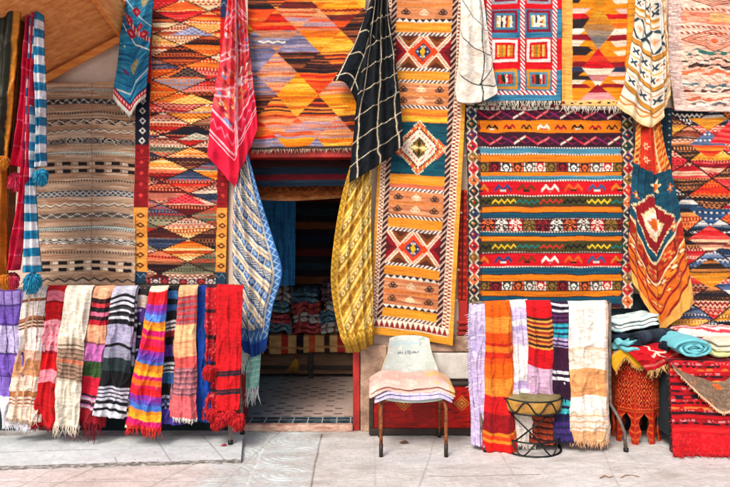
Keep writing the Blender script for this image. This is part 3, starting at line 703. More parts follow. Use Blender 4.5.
# wide striped rug
def wide_rug():
    p = Pat(463, 104, 633, 308, (240, 150, 34), seed=41, wob=.55)
    DP = (62, 26, 44); OR = (232, 130, 22); SB = (78, 138, 160); TE = (24, 84, 106); RE = (208, 20, 36); OL = (70, 66, 34)
    p.rect(463, 104, 640, 110.5, (232, 224, 206)); p.motif(104.6, 110.4, 11, [((40, 34, 40), None), ((60, 80, 50), None), ((140, 30, 40), None)], None, 7, 6)
    p.bands(110.5, [(120.5, DP), (133.5, OR), (147, DP), (148.6, WH), (154, SB), (155.4, WH), (163, OR), (172, DP), (176, OR), (180, SB), (181.4, WH), (195, RE), (196.2, WH), (206.5, OL), (208, OR), (212.5, OR), (218, TE), (219, WH), (231, (110, 26, 36)), (232, WH), (236, TE), (240.5, OR), (252, OL), (253, WH), (266, RE), (267.2, WH), (274, TE), (281, OR), (290, DP), (296, OR), (303.5, TE), (308, DP)])
    for y in (120.5, 133.5, 147, 163, 172, 206.5, 212.5, 218, 236, 253, 274, 281, 290, 296): p.band(y-.5, y+.5, (50, 30, 40))
    for y in (159, 178.4, 210.6, 215.4, 238.4, 271, 278, 293.5, 300): p.dash(y, .9, 3.2, (200, 110, 40) if y in (159, 210.6, 238.4, 278, 293.5) else (20, 60, 84), .6)
    for y in (148, 155, 181, 195.7, 207.3, 240.4, 252.6, 267, 219, 231.5): p.dash(y, 1.4, 2.8, (206, 96, 44) if y in (207.3, 240.4) else (90, 60, 60), .45)
    for y in (115.5, 141): 
        p.zigc(y, 3.6, 24, 2.2, [(242, 214, 196), (196, 36, 70), (226, 110, 110), (130, 30, 90)], 12)
        p.zigc(y, 3.6, 24, 1.2, [(150, 30, 70), (110, 30, 80)], 12, ph=.5)
    p.emms(128, 4, 17.5, [((150, 26, 40), (220, 60, 60)), (INK, (242, 236, 220)), ((170, 26, 40), INK), ((90, 56, 30), INK), ((240, 230, 210), (190, 40, 50))], 1.5)
    BL = [((236, 226, 206), (190, 30, 44)), ((150, 110, 50), (70, 60, 36)), ((150, 34, 40), (44, 22, 34)), ((240, 236, 220), (50, 46, 50)), ((220, 110, 60), (60, 30, 36)), ((232, 222, 210), (80, 70, 60))]
    p.motif(163.5, 171.5, 11.5, BL, None, 3, 8, .92); p.motif(281.5, 289.5, 11.5, BL, None, 3, 8, .92); p.motif(219.8, 230.4, 14, BL[3:]+BL[:3], None, 6, 10, .9)
    for y in (188.5, 260): p.emms(y, 6, 24, [((206, 130, 40), INK), ((40, 70, 120), (230, 226, 216)), ((120, 60, 30), INK), ((242, 232, 216), (196, 60, 70)), ((214, 100, 40), (60, 30, 30)), ((60, 90, 130), (240, 230, 220))], 1.8)
    for y in (201.5, 246.5): p.zigc(y, 1.7, 6.2, 2.2, [INK, (230, 190, 50), (24, 110, 104), (196, 50, 40)], 24.4)
    for x0, x1 in ((463, 475), (621, 633)):
        p.rect(x0, 109, x1, 308, (224, 212, 190)); c = (x0+x1)/2; p.rect(x0, 109, x0+.9, 308, (40, 30, 40)); p.rect(x1-.9, 109, x1, 308, (40, 30, 40))
        cols = [(40, 44, 56), (190, 30, 44), (60, 80, 40), (150, 110, 50), (46, 60, 90), (196, 44, 60), (40, 70, 52), (220, 120, 60), (80, 50, 90)]
        for k in range(18):
            y = 114+k*11; cc = cols[(k*2+int(x0)) % 9]
            p.dia(c, y, 5.9, 5.9, cc, 0, 1.3); p.dia(c, y, 2.4, 2.4, cols[(k*3+4) % 9], 0, 1.2)
            p.dia(c-1.5, y-1, 1.2, 1.2, (226, 200, 160)); p.dia(c+1.6, y+1, 1, 1, (30, 26, 30))
            for sx in (-5.4, 5.4): p.dia(c+sx, y+5.5, 2.8, 3.2, (56, 50, 56))
            p.dia(c, y+5.5, 1.6, 1.4, (190, 60, 60))
    p.m((p.X > 476) & (p.X < 476.8), (60, 30, 40))
    p.abrash(.12, 18, .9, .05)
    o, G = drape("banded_rug", p, [(465, 104), (468, 200), (468, 308)], [(632, 104), (633, 200), (632, 308)], -.05, .010, ripples(p.nu, p.nv, .012, 1.6, 7), kw=rug("", "wide orange, red and teal banded rug with white floral side borders behind the right rack"))
    for k in range(10): pompom(o, G[int((30+k*17)/204*p.nv), 0]+np.array((-.008, -.004, 0)), .009, [(60, 70, 80), (230, 224, 210), (190, 60, 60)], k, "edge_tassel")
wide_rug()
# blue and red squares rug
def squares_rug():
    p = Pat(478, -12, 561, 101, (60, 130, 160), seed=51, wob=.45)
    RE = (208, 16, 32); BL = (64, 132, 164)
    p.bands(-12, [(10, RE), (38.5, BL), (70, RE), (101, BL)])
    p.m((vn(p.X/18, p.Y/1.2, 52) > .62) & (p.Y > 10) & (p.Y < 38), (44, 108, 144)); p.m((vn(p.X/18, p.Y/1.2, 53) > .62) & (p.Y > 70), (48, 112, 146))
    for (x0, x1) in ((489, 515.5), (525, 549.5)):
        p.rect(x0, -14, x1, 4.5, (150, 160, 170)); p.rect(x0+2.5, -14, x1-2.5, 2, (120, 24, 50))
        for (y0, y1, fr, inn, bars) in ((11, 33, (140, 22, 48), (70, 130, 160), [(236, 226, 210), (150, 30, 40), (230, 170, 60), (240, 230, 210), (60, 40, 50)]), (40, 62, (246, 236, 226), RE, [(228, 160, 40), (196, 40, 30), (240, 200, 110), (214, 120, 40), (170, 130, 50)]), (69, 89, (206, 140, 40), (80, 140, 160), [(30, 28, 36), (236, 226, 210), (130, 24, 70), (200, 60, 40), (40, 60, 50)])):
            p.rect(x0, y0, x1, y1, fr); p.rect(x0+2.8, y0+2.8, x1-2.8, y1-2.8, inn)
            k = (p.X >= x0+5) & (p.X < x1-5) & (p.Y >= y0+5.2) & (p.Y < y1-5.2); j = np.floor((p.X-x0)/2.3).astype(int) % 5
            for i, b in enumerate(bars): p.m(k & (j == i), b)
            p.m(k & (hsh(np.floor(p.X/2.3), np.floor(p.Y/2)) > .8), bars[3])
    for x0 in (484, 518.5, 551.5):
        p.rect(x0, -12, x0+4.6, 95, (196, 26, 44)); p.m(p.xr((x0, x0+4.6)) & (p.Y < 95) & (((p.Y-p.X*1.1)/4.2) % 1 < .5), (244, 232, 224))
    p.rope(90.5, 94.5, 5, (244, 232, 224), (176, 30, 60), (484, 556), -1)
    p.abrash(.11, 16, .9)
    o, G = drape("squares_rug", p, [(481, -12), (482, 101)], [(561, -12), (560.5, 101)], -.10, .010, ripples(p.nu, p.nv, .008, 1.1, 8), kw=rug("", "blue and red rug of framed squares with striped centres, fringed along the bottom"))
    fringe("fringe", o, G[-1], 90, .055, [(238, 230, 214), (226, 214, 196), (200, 186, 170)], .0028, .4)
squares_rug()
# ochre diamonds rug
def ochre_rug():
    p = Pat(558, -12, 640, 106, (240, 168, 40), seed=61, wob=.5)
    Y1, Y2 = (232, 144, 22), (220, 122, 18)
    RD = (206, 22, 34); MR = (140, 20, 36); BK = (48, 36, 40); PK = (240, 196, 180); OG = (232, 110, 30); GR = (150, 130, 110); OCH = (204, 136, 30)
    cx = 598
    bars = [(-12, OG), (-4, BK), (4, Y1), (9, PK), (14, RD), (19, Y1), (23, BK), (29, (240, 222, 200)), (35, MR), (41, (240, 210, 190)), (47, Y1), (51, BK), (56, OG), (62, MR), (67, (50, 60, 90)), (72, PK), (76, BK), (80, (240, 220, 190)), (84, MR), (88, Y1)]
    for i, (y, c) in enumerate(bars):
        y1 = bars[i+1][0] if i+1 < len(bars) else 100
        for sgn in (-1, 1):
            cc = c if (i*7+3*(sgn > 0)) % 5 else bars[(i+6) % len(bars)][1]
            dist = (p.X-cx)*sgn
            lim = 11+((p.Y-y)/(y1-y))*6*(1 if i % 2 else -1)+5*np.sin(i*2.3+sgn)
            p.m((p.Y >= y) & (p.Y < y1) & (dist > 0), Y1 if i % 2 else Y2)
            p.m((p.Y >= y) & (p.Y < y1) & (dist > lim) & (dist < 29), cc)
    def d(cy, h, cols):
        t = (p.Y-(cy-h))/(2*h)
        k = np.abs(np.floor(np.abs(p.X-cx)/1.2)*1.2)/17+np.abs(p.Y-cy)/h < 1
        for i, c in enumerate(cols): p.m(k & (t >= i/len(cols)) & (t < (i+1)/len(cols)), c)
    d(-12, 21, [RD, OG, (226, 110, 40), OCH]); d(28, 21, [OCH, (210, 150, 40), (196, 128, 34), (170, 120, 70), GR, (120, 116, 116), GR]); d(68, 19, [RD, (226, 60, 40), RD, (246, 214, 190), (200, 130, 130), (244, 226, 206)])
    t = 100-84
    k = (np.abs(p.X-cx) < (p.Y-84)*1.25) & (p.Y > 84) & (p.Y < 100); p.m(k, MR); p.m(k & (p.Y > 93), (236, 150, 150))
    p.rect(558, -12, 570, 106, (242, 178, 90)); p.rect(558, 100, 640, 106, (240, 190, 120)); p.dash(103, 1.6, 10, INK, .35); p.dash(102, 1.2, 14, RD, .2)
    p.rect(628, -12, 640, 100, (236, 160, 50))
    p.abrash(.13, 14, .9, .06)
    o, G = drape("ochre_kilim", p, [(561, -12), (561, 106)], [(640, -12), (634, 107)], -.085, .010, ripples(p.nu, p.nv, .010, 1.2, 9), kw=rug("", "golden ochre kilim with a column of red and gold diamonds, fringed along the bottom"))
    fringe("fringe", o, G[-1], 90, .045, [(240, 232, 220), (230, 220, 204)], .003, .4)
ochre_rug()
# pale shaggy rug
def pale_rug():
    p = Pat(666, -12, 760, 113, (236, 206, 186), seed=71, wob=1.2)
    p.m(vn(p.X/24, p.Y/7, 72) > .55, (240, 188, 166)); p.m((vn(p.X/20, p.Y/6, 73) > .62) & (p.Y > 60), (242, 222, 206))
    p.m((p.Y > 13+3*vn(p.X/9, p.Y*0, 74)) & (p.Y < 24+3*vn(p.X/9, p.Y*0, 75)), (228, 130, 104)); p.m((vn(p.X/10, p.Y/2, 76) > .6) & (p.Y > 13) & (p.Y < 26), (240, 170, 140)); p.m((p.Y > 15) & (p.Y < 24) & (p.X > 708), (226, 176, 120))
    BR = (170, 82, 56)
    for cy in (-2, 42):
        for k in range(5): p.dia(711, cy, 34-k*6, 11-k*2.1, BR if k % 2 == 0 else (220, 120, 80), .88-.02*k)
        p.dia(711, cy, 5, 2.5, (214, 100, 60))
    for y in (10, 28, 34): p.rope(y, y+2.6, 5.5, BR, None, None, -1)
    for (y, c, a) in ((53, (60, 110, 100), .6), (59, (40, 40, 44), .66), (66, (50, 48, 50), .62), (72, (226, 120, 80), .55), (84, (84, 130, 140), .64), (90, (110, 60, 50), .66), (98, (200, 110, 80), .6), (104, (120, 110, 120), .68)):
        k = (np.abs(p.Y-y-2.6*np.abs(np.sin(p.X/6.5))) < 2.1) & (vn(p.X/5.5, p.Y/1.8, int(y)) > a-.12) & (p.X > 678); p.m(k, c)
    for y0 in (58, 78): p.m((np.abs(((p.X+1.6*np.abs(p.Y-y0-6)) % 9)-4.5) < .5) & (np.abs(p.Y-y0-6) < 7) & (p.X > 680), (176, 96, 70))
    p.rect(666, -12, 678.5, 113, (222, 196, 186)); p.m(p.xr((666, 678.5)) & (vn(p.X/1.5, p.Y/2, 77) > .6), (204, 172, 166))
    p.m(p.Y > 108, (226, 200, 188)); p.abrash(.14, 6, 1.2, .05)
    o, G = drape("shaggy_rug", p, [(668, -12), (668, 60), (674, 111)], [(760, -12), (760, 113)], -.09, .016, ripples(p.nu, p.nv, .014, 1.0, 10, micro=.003), mat=M_SHAG, kw=rug("", "pale pink shaggy rug with thin brown diamonds and teal tufts at the upper right"))
pale_rug()
# dark diamond rug on the right
KR = [[(206, 50, 30), (236, 110, 40), (180, 30, 30), (240, 160, 90)], [(26, 40, 56), (44, 66, 96), (30, 30, 40), (220, 210, 200)], [(196, 120, 34), (226, 160, 60), (150, 84, 30), (240, 200, 120)],
      [(186, 26, 40), (220, 70, 70), (130, 20, 36), (240, 190, 160)], [(206, 140, 110), (236, 190, 160), (150, 70, 50), (60, 40, 44)], [(84, 104, 140), (110, 130, 160), (50, 70, 104), (226, 220, 220)], [(40, 36, 42), (90, 60, 44), (30, 26, 30), (206, 130, 80)]]
def dark_diamond_rug():
    p = Pat(646, 108, 752, 334, (120, 40, 36), seed=81, wob=.8)
    p.kilim(666, 108, 760, 336, 52, 35, KR, seed=27, rows=(2.4, 5), motif=.7, shift=-8, edge=(50, 28, 32))
    def tri(cx, cy, w, h, cols, up=True):
        t = (p.Y-cy)/h if up else 1-(p.Y-cy)/h
        k = (t >= 0) & (t < 1) & (np.abs(p.X-cx) < w*t)
        n = len(cols)
        for i, c in enumerate(cols): p.m(k & (np.floor((p.Y-cy)/2.6).astype(int) % n == i), c)
        return k
    tri(705, 118, 22, 13, [(200, 130, 40), (214, 150, 50)], False)
    k = tri(704, 131, 20, 15, [(96, 116, 150), (84, 104, 140)]); p.m(k & (((p.X/5) % 1 < .5) & (np.abs((p.Y % 6)-3) < .9)), (226, 224, 224))
    tri(706, 146, 20, 14, [(222, 80, 30), (238, 130, 50), (206, 50, 34)], False)
    k = tri(709, 209, 24, 18, [(50, 84, 120), (40, 66, 104)], False); p.m(k & (((p.X/6) % 1 < .4) & (np.abs((p.Y % 6)-3) < .9)), (226, 224, 224))
    tri(708, 226, 24, 14, [(214, 40, 44), (236, 90, 80), (190, 24, 36)]); tri(708, 240, 22, 14, [(236, 196, 160), (110, 50, 44), (210, 150, 120)], False)
    tri(708, 258, 24, 14, [(60, 44, 40), (190, 120, 60), (40, 34, 36)]); tri(708, 272, 24, 16, [(204, 130, 34), (220, 150, 50)], False)
    tri(728, 120, 22, 24, [(200, 30, 44), (232, 90, 84)], True)
    p.rect(646, 108, 667, 336, (26, 48, 62)); 
    for y in range(112, 330, 7): p.dia(655, y, 2.2, 1.5, (206, 206, 196)); p.dia(664, y+3, 1.3, 1, (150, 160, 160))
    p.abrash(.17, 9, 1, .06)
    drape("dark_kilim", p, [(652, 108), (650, 220), (650, 334)], [(752, 108), (752, 334)], -.045, .010, ripples(p.nu, p.nv, .012, 1.2, 11), kw=rug("", "dark red and navy diamond kilim at far right under the pale shaggy rug"))
dark_diamond_rug()
# narrow rug edge seen between the two big rugs
def slim_rug():
    p = Pat(0, 0, 12, 150, (150, 30, 26), seed=83); p.m((p.Y/9) % 1 < .4, (196, 60, 34)); p.m(np.abs(p.X-6) < 1.2, (90, 24, 24)); p.abrash()
    drape("slim_red_rug", p, [(459, 190), (458, 300)], [(467, 190), (466, 300)], -.035, .007, None, kw=rug("", "slim dark red runner showing between the beige medallion rug and the banded rug"))
slim_rug()

# ------------------------------------------------------------------ draped throws hung by a corner
def pink_throw():
    p = Pat(-24, 0, 24, 190, (226, 48, 82), seed=91, wob=.5)
    ax = np.abs(p.X); t = p.Y+ax*.15
    p.m(p.v < .7, (226, 70, 90)); p.m((vn(p.X/5, p.Y/6, 92) > .55) & (p.v < .68), (236, 104, 100)); p.m((vn(p.X/7, p.Y/5, 93) > .7) & (p.v < .68), (228, 40, 60))
    R = random.Random(5); pal = [(222, 36, 44), (236, 120, 50), (236, 140, 130), (120, 150, 200), (246, 226, 220), (170, 30, 70), (226, 90, 40), (150, 40, 60)]
    for i in range(95):
        x = R.uniform(-21, 21); y = R.uniform(4, 134); c = pal[R.randrange(8)]
        if R.random() < .5: p.dia(x, y, R.uniform(3, 5.5), R.uniform(2.4, 4.5), c)
        else: p.flower(x, y, R.uniform(2.2, 3.6), c, pal[(i+4) % 8])
    W2 = (250, 190, 200)
    for c in (28, 66, 104): 
        for k in (0, 7): p.m(np.abs(p.Y-(c+k)-(14-ax)*-.95) < 1.0, W2)
    p.m(np.abs(p.Y-.9*p.X-12) < .9, W2)
    p.m(p.v > .72, (222, 24, 66)); p.m(np.abs(p.v-.72) < .008, W2); p.m(np.abs(p.v-.84) < .007, W2); p.m(np.abs(p.v-.865) < .004, W2); p.m(np.abs(p.v-.78-.018*(p.tri(6)*2-1)) < .006, (246, 130, 160))
    p.m((p.v > .88), (224, 28, 70)); p.m((np.abs(ax-2) < .8) & (p.v < .86), W2)
    for i in range(9):
        p.flower(R.uniform(-20, 20), R.uniform(104, 130), 3, pal[i % 8], (246, 220, 120))
    p.abrash(.07, 8, 1.2)
    o, G = drape("pink_throw", p, [(229, -10), (222, 50), (212, 110), (208, 156)], [(244, -10), (250, 55), (256, 105), (258, 130)], -.17, .010, pleats(p.nu, p.nv, [(.12, .06, .03), (.3, .05, .04), (.53, .05, .08), (.72, .05, .04), (.9, .04, .03)], 4, crease=.024), mat=M_COT, full=True, bottom=[(235, 187)], smooth=False, kw=rug("", "pink and red throw with white zigzag lines hanging to a point left of the doorway", "throw"))
pink_throw()
def blue_throw():
    p = Pat(0, 0, 46, 206, (58, 112, 174), seed=95, wob=.4)
    t = (p.Y-1.12*p.X-4*np.sin(p.X/16)); f = t % 33
    CR = (240, 226, 200); NV = (38, 62, 104)
    p.m((vn(p.X/4, p.Y/4, 96) > .55), (80, 136, 192)); a = (p.X+.5*p.Y)
    k = (f > 3) & (f < 13); cell = np.floor(a/8) % 2
    p.m(k & (cell == 0), (44, 84, 142)); p.m(k & (np.abs(f-8)+np.abs(a % 8-4) < 3.2), (150, 176, 206)); p.m(k & ((a % 8) < .9), CR)
    k = (f > 16) & (f < 27); p.m(k, (96, 112, 136)); p.m(k & (np.abs(((f-21.5)*.9+np.abs(a % 9-4.5)*1.1) % 3.4-1.7) < .75), (206, 206, 200)); p.m(k & (np.abs(f-17) < .7), NV); p.m(k & (np.abs(f-26) < .7), NV)
    for b in (0, 13, 28): p.m((f >= b) & (f < b+4.2), CR); p.m((f >= b+3) & (f < b+4.2), (226, 182, 124))
    big = (np.abs(p.Y-118) < 10) & (f > 3) & (f < 13)
    p.m((p.X > 38) | (p.v > .87), (62, 116, 178)); e = np.where(p.X > 38, p.Y, p.X)
    p.m(((p.X > 38) | ((p.v > .87) & (p.v < .93))) & (np.abs((np.where(p.X > 38, p.X-42, (p.v-.9)*120))-2.4*(4*np.abs((e/7) % 1-.5)-1)) < .8), (170, 200, 220))
    p.m((np.abs(p.X-38) < .7) & (p.v < .9), CR); p.m(p.v > .935, (26, 70, 150))
    p.abrash(.08, 10, 1)
    o, G = drape("blue_throw", p, [(238, 150), (234, 190), (233, 260), (236, 320), (243, 350)], [(246, 146), (258, 190), (273, 238), (282, 272), (273, 306), (266, 350)], -.14, .010, pleats(p.nu, p.nv, [(.1, .06, .03), (.38, .07, .06), (.58, .05, .03), (.8, .06, .045)], 6, .15, crease=.011), mat=M_COT, full=True, bottom=[(254, 356)], kw=rug("", "blue and cream diagonally striped throw draped on the left side of the doorway", "throw"))
blue_throw()
def yellow_throw():
    p = Pat(0, 0, 42, 186, (190, 146, 36), seed=98, wob=.4)
    t = (p.Y+1.3*p.X-3*np.sin(p.X/14)); f = t % 33; a = p.X-.5*p.Y
    LY = (238, 200, 92); CR = (242, 222, 164)
    k = (f > 3.5) & (f < 12); p.m(k, (160, 116, 24)); p.m(k & (np.hypot((f-7.5), (a % 8-4)) < 3.1), (222, 206, 150)); p.m(k & (np.hypot((f-7.5), (a % 8-4)) < 1.3), (150, 110, 40))
    k = (f > 16) & (f < 25); p.m(k, (168, 120, 30)); p.m(k & ((a % 9) < 1.1), (226, 170, 60)); p.m(k & (np.abs(a % 9-5) < .6) & (f > 18) & (f < 23), (120, 84, 30))
    for b in (0, 13, 27): p.m((f >= b) & (f < b+4.6), LY); p.m((f >= b+1.4) & (f < b+2.8), CR)
    p.m((f >= 3.3) & (f < 4), (110, 80, 24))
    p.m(p.X < 7, (196, 150, 44)); p.m((p.X < 7) & (np.abs(p.X-3.4-2.2*(4*np.abs((p.Y/6) % 1-.5)-1)) < .8), (120, 92, 26)); p.m(np.abs(p.X-7) < .5, LY)
    p.m(p.v > .89, (172, 134, 36)); p.m((p.v > .9) & (p.v < .93) & (np.abs((p.v-.915)*100-1.2*(4*np.abs((p.X/5) % 1-.5)-1)) < .6), (226, 190, 90)); p.m(p.v > .955, (150, 112, 24))
    p.abrash(.09, 8, 1)
    o, G = drape("yellow_throw", p, [(350, 166), (342, 195), (334, 240), (331, 285), (340, 335), (347, 350)], [(372, 160), (371, 230), (373, 300), (374, 343)], -.15, .010, pleats(p.nu, p.nv, [(.16, .06, .035), (.42, .06, .05), (.7, .07, .06), (.92, .04, .03)], 8, .15, crease=.011), mat=M_COT, full=True, bottom=[(356, 352)], kw=rug("", "mustard yellow striped throw draped on the right side of the doorway", "throw"))
yellow_throw()
def black_throw():
    root = thing("black_throw", "black wool throw with a cream line grid hanging beside the medallion rug", "throw", P(372, 183, -.2), RUGS)
    def grid(w, h, sx, sy, seed):
        p = Pat(0, 0, w, h, (13, 20, 28), seed=seed, wob=1.0)
        p.m(vn(p.X/3, p.Y/3, 3) > .6, (19, 28, 38)); L = (226, 210, 180)
        p.m(np.abs((p.X+1.5*np.sin(p.Y/19)+sx) % 18-9) < .48, L); p.m(np.abs((p.Y+.12*p.X+2*np.sin(p.X/9)+sy) % 24-12) < .48, L); p.abrash(.12, 4, 1.2); return p
    p = grid(46, 196, 3, 0, 101)
    drape("main_fold", p, [(376, -10), (368, 40), (358, 92), (353, 140), (349, 183)], [(387, -10), (394, 50), (401, 110), (403, 146)], -.20, .018, pleats(p.nu, p.nv, [(.15, .06, .04), (.38, .06, .05), (.6, .05, .07), (.78, .05, .04), (.93, .04, .03)], 9, .1, crease=.024), mat=M_SHAG, parent=root, full=True, bottom=[(376, 167)])
    p = grid(34, 100, 8, 14, 103)
    drape("turned_back_fold", p, [(374, -10), (356, 40), (333, 81)], [(382, -10), (374, 50), (357, 104)], -.19, .018, pleats(p.nu, p.nv, [(.3, .2, .03)], 5, .3), mat=M_SHAG, parent=root, full=True, bottom=[(346, 84)])
black_throw()
def white_throw():
    p = Pat(0, 0, 42, 118, (242, 232, 220), seed=105, wob=1.2)
    p.m(vn(p.X/4, p.Y/4, 106) > .6, (234, 222, 208)); BK = (50, 62, 64)
    p.m(np.abs(p.Y-.95*p.X-8) < .65, BK); p.m(np.abs(p.Y-.72*p.X-46) < .65, BK); p.m(np.abs(p.Y-.5*p.X-88) < .6, BK); p.m(np.abs(p.X-32+.08*(p.Y-60)+1.2*np.sin(p.Y/7)) < .65, BK); p.m((np.abs(p.Y-108+.75*(p.X-16)) < .8) & (p.X > 26), BK)
    p.abrash(.07, 4, 1.4)
    drape("white_throw", p, [(461, -10), (459, 50), (455, 92)], [(482, -10), (490, 50), (497, 92)], -.17, .03, pleats(p.nu, p.nv, [(.3, .2, .05), (.75, .14, .05)], 11, micro=.004), mat=M_SHAG, full=True, bottom=[(458, 103), (478, 103), (494, 96)], kw=rug("", "white shaggy wool throw with thin black lines hanging beside the medallion rug", "throw"))
white_throw()
def cream_throw():
    p = Pat(0, 0, 62, 140, (242, 234, 220), seed=108, wob=.4)
    OC = (206, 146, 60); NV = (40, 66, 84); OR = (226, 120, 60)
    t = p.Y-.38*p.X
    def tb(a, b, c): p.m((t >= a) & (t < b), c)
    tb(19, 22, OC); tb(22, 23.2, (240, 200, 120)); tb(27, 29, OC); tb(55, 60, OC); tb(60, 61.5, (120, 84, 40)); tb(74, 76, (226, 180, 100)); tb(87, 91, OC); tb(91, 92, (120, 84, 40)); tb(96, 97, OC); tb(108, 113, OC); tb(113, 114, (150, 100, 50))
    for y, per in ((6, 11), (13, 14), (68, 13), (81, 12), (102, 14)):
        k = np.abs(t-y); q = p.X % per-per/2
        p.m((np.abs(np.abs(q)-k*.7-.6) < 1.2) & (k < 3.2), NV); p.m((np.abs(q-per*.4) < 1) & (k < 1), OR)
    q = (p.X+3) % 24-12; d = np.abs(q)/12+np.abs(t-42)/12
    kk = (t > 30) & (t < 54); p.m(kk & (d > 1.05), (60, 84, 96)); p.m(kk & (d > 1.28), (242, 234, 220)); p.m(kk & (np.abs(d-1) < .07), NV); p.m(kk & (d < .42) & (((q*1.3+t) % 2.6 < 1.4)), OR); p.m(kk & (d < .2), (226, 150, 90))
    p.m((p.X > 38) & (t < 30), (244, 240, 234))
    p.m((p.v > .90) | (p.X > 54), (240, 222, 186)); e = np.where(p.v > .9, p.X, p.Y); o_ = np.where(p.v > .9, (p.v-.93)*140, p.X-58)
    p.m(((p.v > .9) | (p.X > 54)) & (np.abs(o_-2.4*np.sin(e/2.6)) < 1), (222, 140, 60)); p.m((np.abs(p.v-.9) < .008) & (p.X < 54.5) | (np.abs(p.X-54) < .7) & (p.v < .9), (190, 130, 60)); p.m(p.v > .975, (236, 206, 150))
    p.abrash(.07, 8, 1)
    drape("cream_throw", p, [(636, -10), (631, 45), (622, 90), (616, 106)], [(664, -10), (667, 40), (670, 92)], -.19, .010, pleats(p.nu, p.nv, [(.2, .07, .04), (.42, .05, .03), (.64, .055, .085), (.8, .05, .03), (.93, .04, .03)], 13, crease=.022), mat=M_COT, full=True, bottom=[(632, 120), (650, 128), (662, 112)], kw=rug("", "cream cotton throw with ochre bands and navy motifs knotted above the orange medallion throw", "throw"))
cream_throw()
def orange_throw():
    p = Pat(0, 0, 56, 214, (206, 76, 32), seed=111, wob=.5)
    c = 24; ax = np.abs(p.X-c); d = ax*1.15
    OG = (222, 110, 34); TE = (20, 82, 104); CR = (244, 216, 170); MR = (150, 24, 34); RD = (206, 44, 34)
    p.m(vn(p.X/3, p.Y/3, 112) > .55, (222, 106, 46)); p.m((vn(p.X/2.4, p.Y/2.4, 115) > .68), (236, 160, 70)); p.m(((vn(p.X/4, p.Y/5, 118) > .66)), (176, 44, 28))
    p.m((ax < 13) & (p.Y > 16) & (p.Y < 70), (214, 60, 36)); p.m((ax > 13) & (p.Y < 60) & (((p.X+p.Y) % 7) < 3), (240, 180, 90)); p.m(np.abs(ax-13-.08*p.Y) < .9, CR)
    for (fy) in (34, 48): p.flower(c-5, fy, 4, CR, RD)
    k = (p.Y > 62+.4*ax) & (p.Y < 150-d*1.0); 
    p.m((p.Y > 58+.1*ax) & (p.Y < 152-d), TE); p.m((p.Y > 58+.1*ax) & (p.Y < 152-d) & (vn(p.X/12, p.Y/1.5, 4) > .66), (16, 66, 90))
    p.flower(33, 72, 8.5, CR, OG); p.flower(33, 72, 3, (236, 150, 60), RD)
    p.dia(c+2, 112, 25, 32, CR, 0, 1.6); p.dia(c+2, 112, 23, 30, MR, 0, 1.6); p.dia(c+2, 112, 13, 17, CR, 0, 1.8); p.dia(c+2, 112, 9, 12, (246, 236, 220), 0, 1.8); p.dia(c+2, 112, 5, 7, OG, 0, 1.5)
    for (x, y) in ((6, 96), (48, 120), (50, 80), (4, 130)): p.flower(x, y, 5, OG, CR)
    yy = p.Y+d*.0
    s = p.Y-(152-d)
    p.m((s > 0) & (s < 3), CR); p.m((s > 3), (168, 40, 26)); p.m((s > 3) & (vn(p.X/3, p.Y/3, 114) > .6), (206, 84, 36)); p.m((s > 3) & (s < 20) & (np.abs(s-11) < 7) & ((p.X % 15) < 1.4), (120, 24, 26))
    for x in (8, 40, 24): p.flower(x, 163-abs(x-c)*1.1, 5.2, (214, 160, 90), RD)
    for a, b, cc in ((20, 22.5, MR), (22.5, 25, CR), (25, 36, (232, 140, 44)), (36, 40, MR), (40, 50, (226, 116, 34)), (50, 54, MR), (54, 65, (228, 124, 36)), (65, 69, MR), (69, 99, (240, 182, 92))): p.m((s > a) & (s < b), cc)
    for i in range(7):
        x = 4+i*8; y1 = 152-abs(x-c)*1.15+30.5; p.flower(x, y1, 4.4, MR, CR); p.flower(x+3, 152-abs(x+3-c)*1.15+45, 3, (170, 40, 30), (246, 200, 120))
    p.m(p.v > .955, (242, 178, 90)); p.abrash(.1, 5, 1.1)
    drape("orange_throw", p, [(637, 116), (634, 150), (630, 200), (628, 250), (632, 284)], [(659, 116), (666, 155), (677, 205), (687, 260), (693, 303)], -.15, .010, pleats(p.nu, p.nv, [(.1, .05, .035), (.3, .05, .02), (.44, .055, .08), (.62, .05, .02), (.8, .06, .045), (.95, .03, .02)], 15, .1, crease=.022), mat=M_COT, full=True, bottom=[(661, 332)], smooth=False, kw=rug("", "orange and teal medallion throw hanging to a point above the folded textiles at right", "throw"))
orange_throw()
def small_mint():
    root = thing("mint_scarf", "short mint green scarf with white fringe hanging under the blue throw", "scarf", P(252, 404, -.08))
    p = Pat(0, 0, 20, 46, (150, 204, 188), seed=117); p.m((p.Y % 5) < 1, (190, 226, 214)); p.abrash(.08)
    o, G = drape("mint_panel", p, [(247, 338), (246, 388)], [(262, 338), (259, 386)], -.07, .01, pleats(p.nu, p.nv, [(.4, .3, .03)], 3), mat=M_COT, parent=root, full=True)
    fringe("fringe", root, G[-1], 30, .10, [(236, 240, 236)], .004, .2)
    p = Pat(0, 0, 14, 20, (236, 236, 230), seed=118); p.abrash(.08)
    o, G = drape("white_panel", p, [(239, 338), (240, 362)], [(252, 338), (251, 362)], -.09, .01, None, mat=M_COT, parent=root, full=True)
    fringe("fringe", root, G[-1], 22, .07, [(240, 240, 236)], .0045, .2)
small_mint()

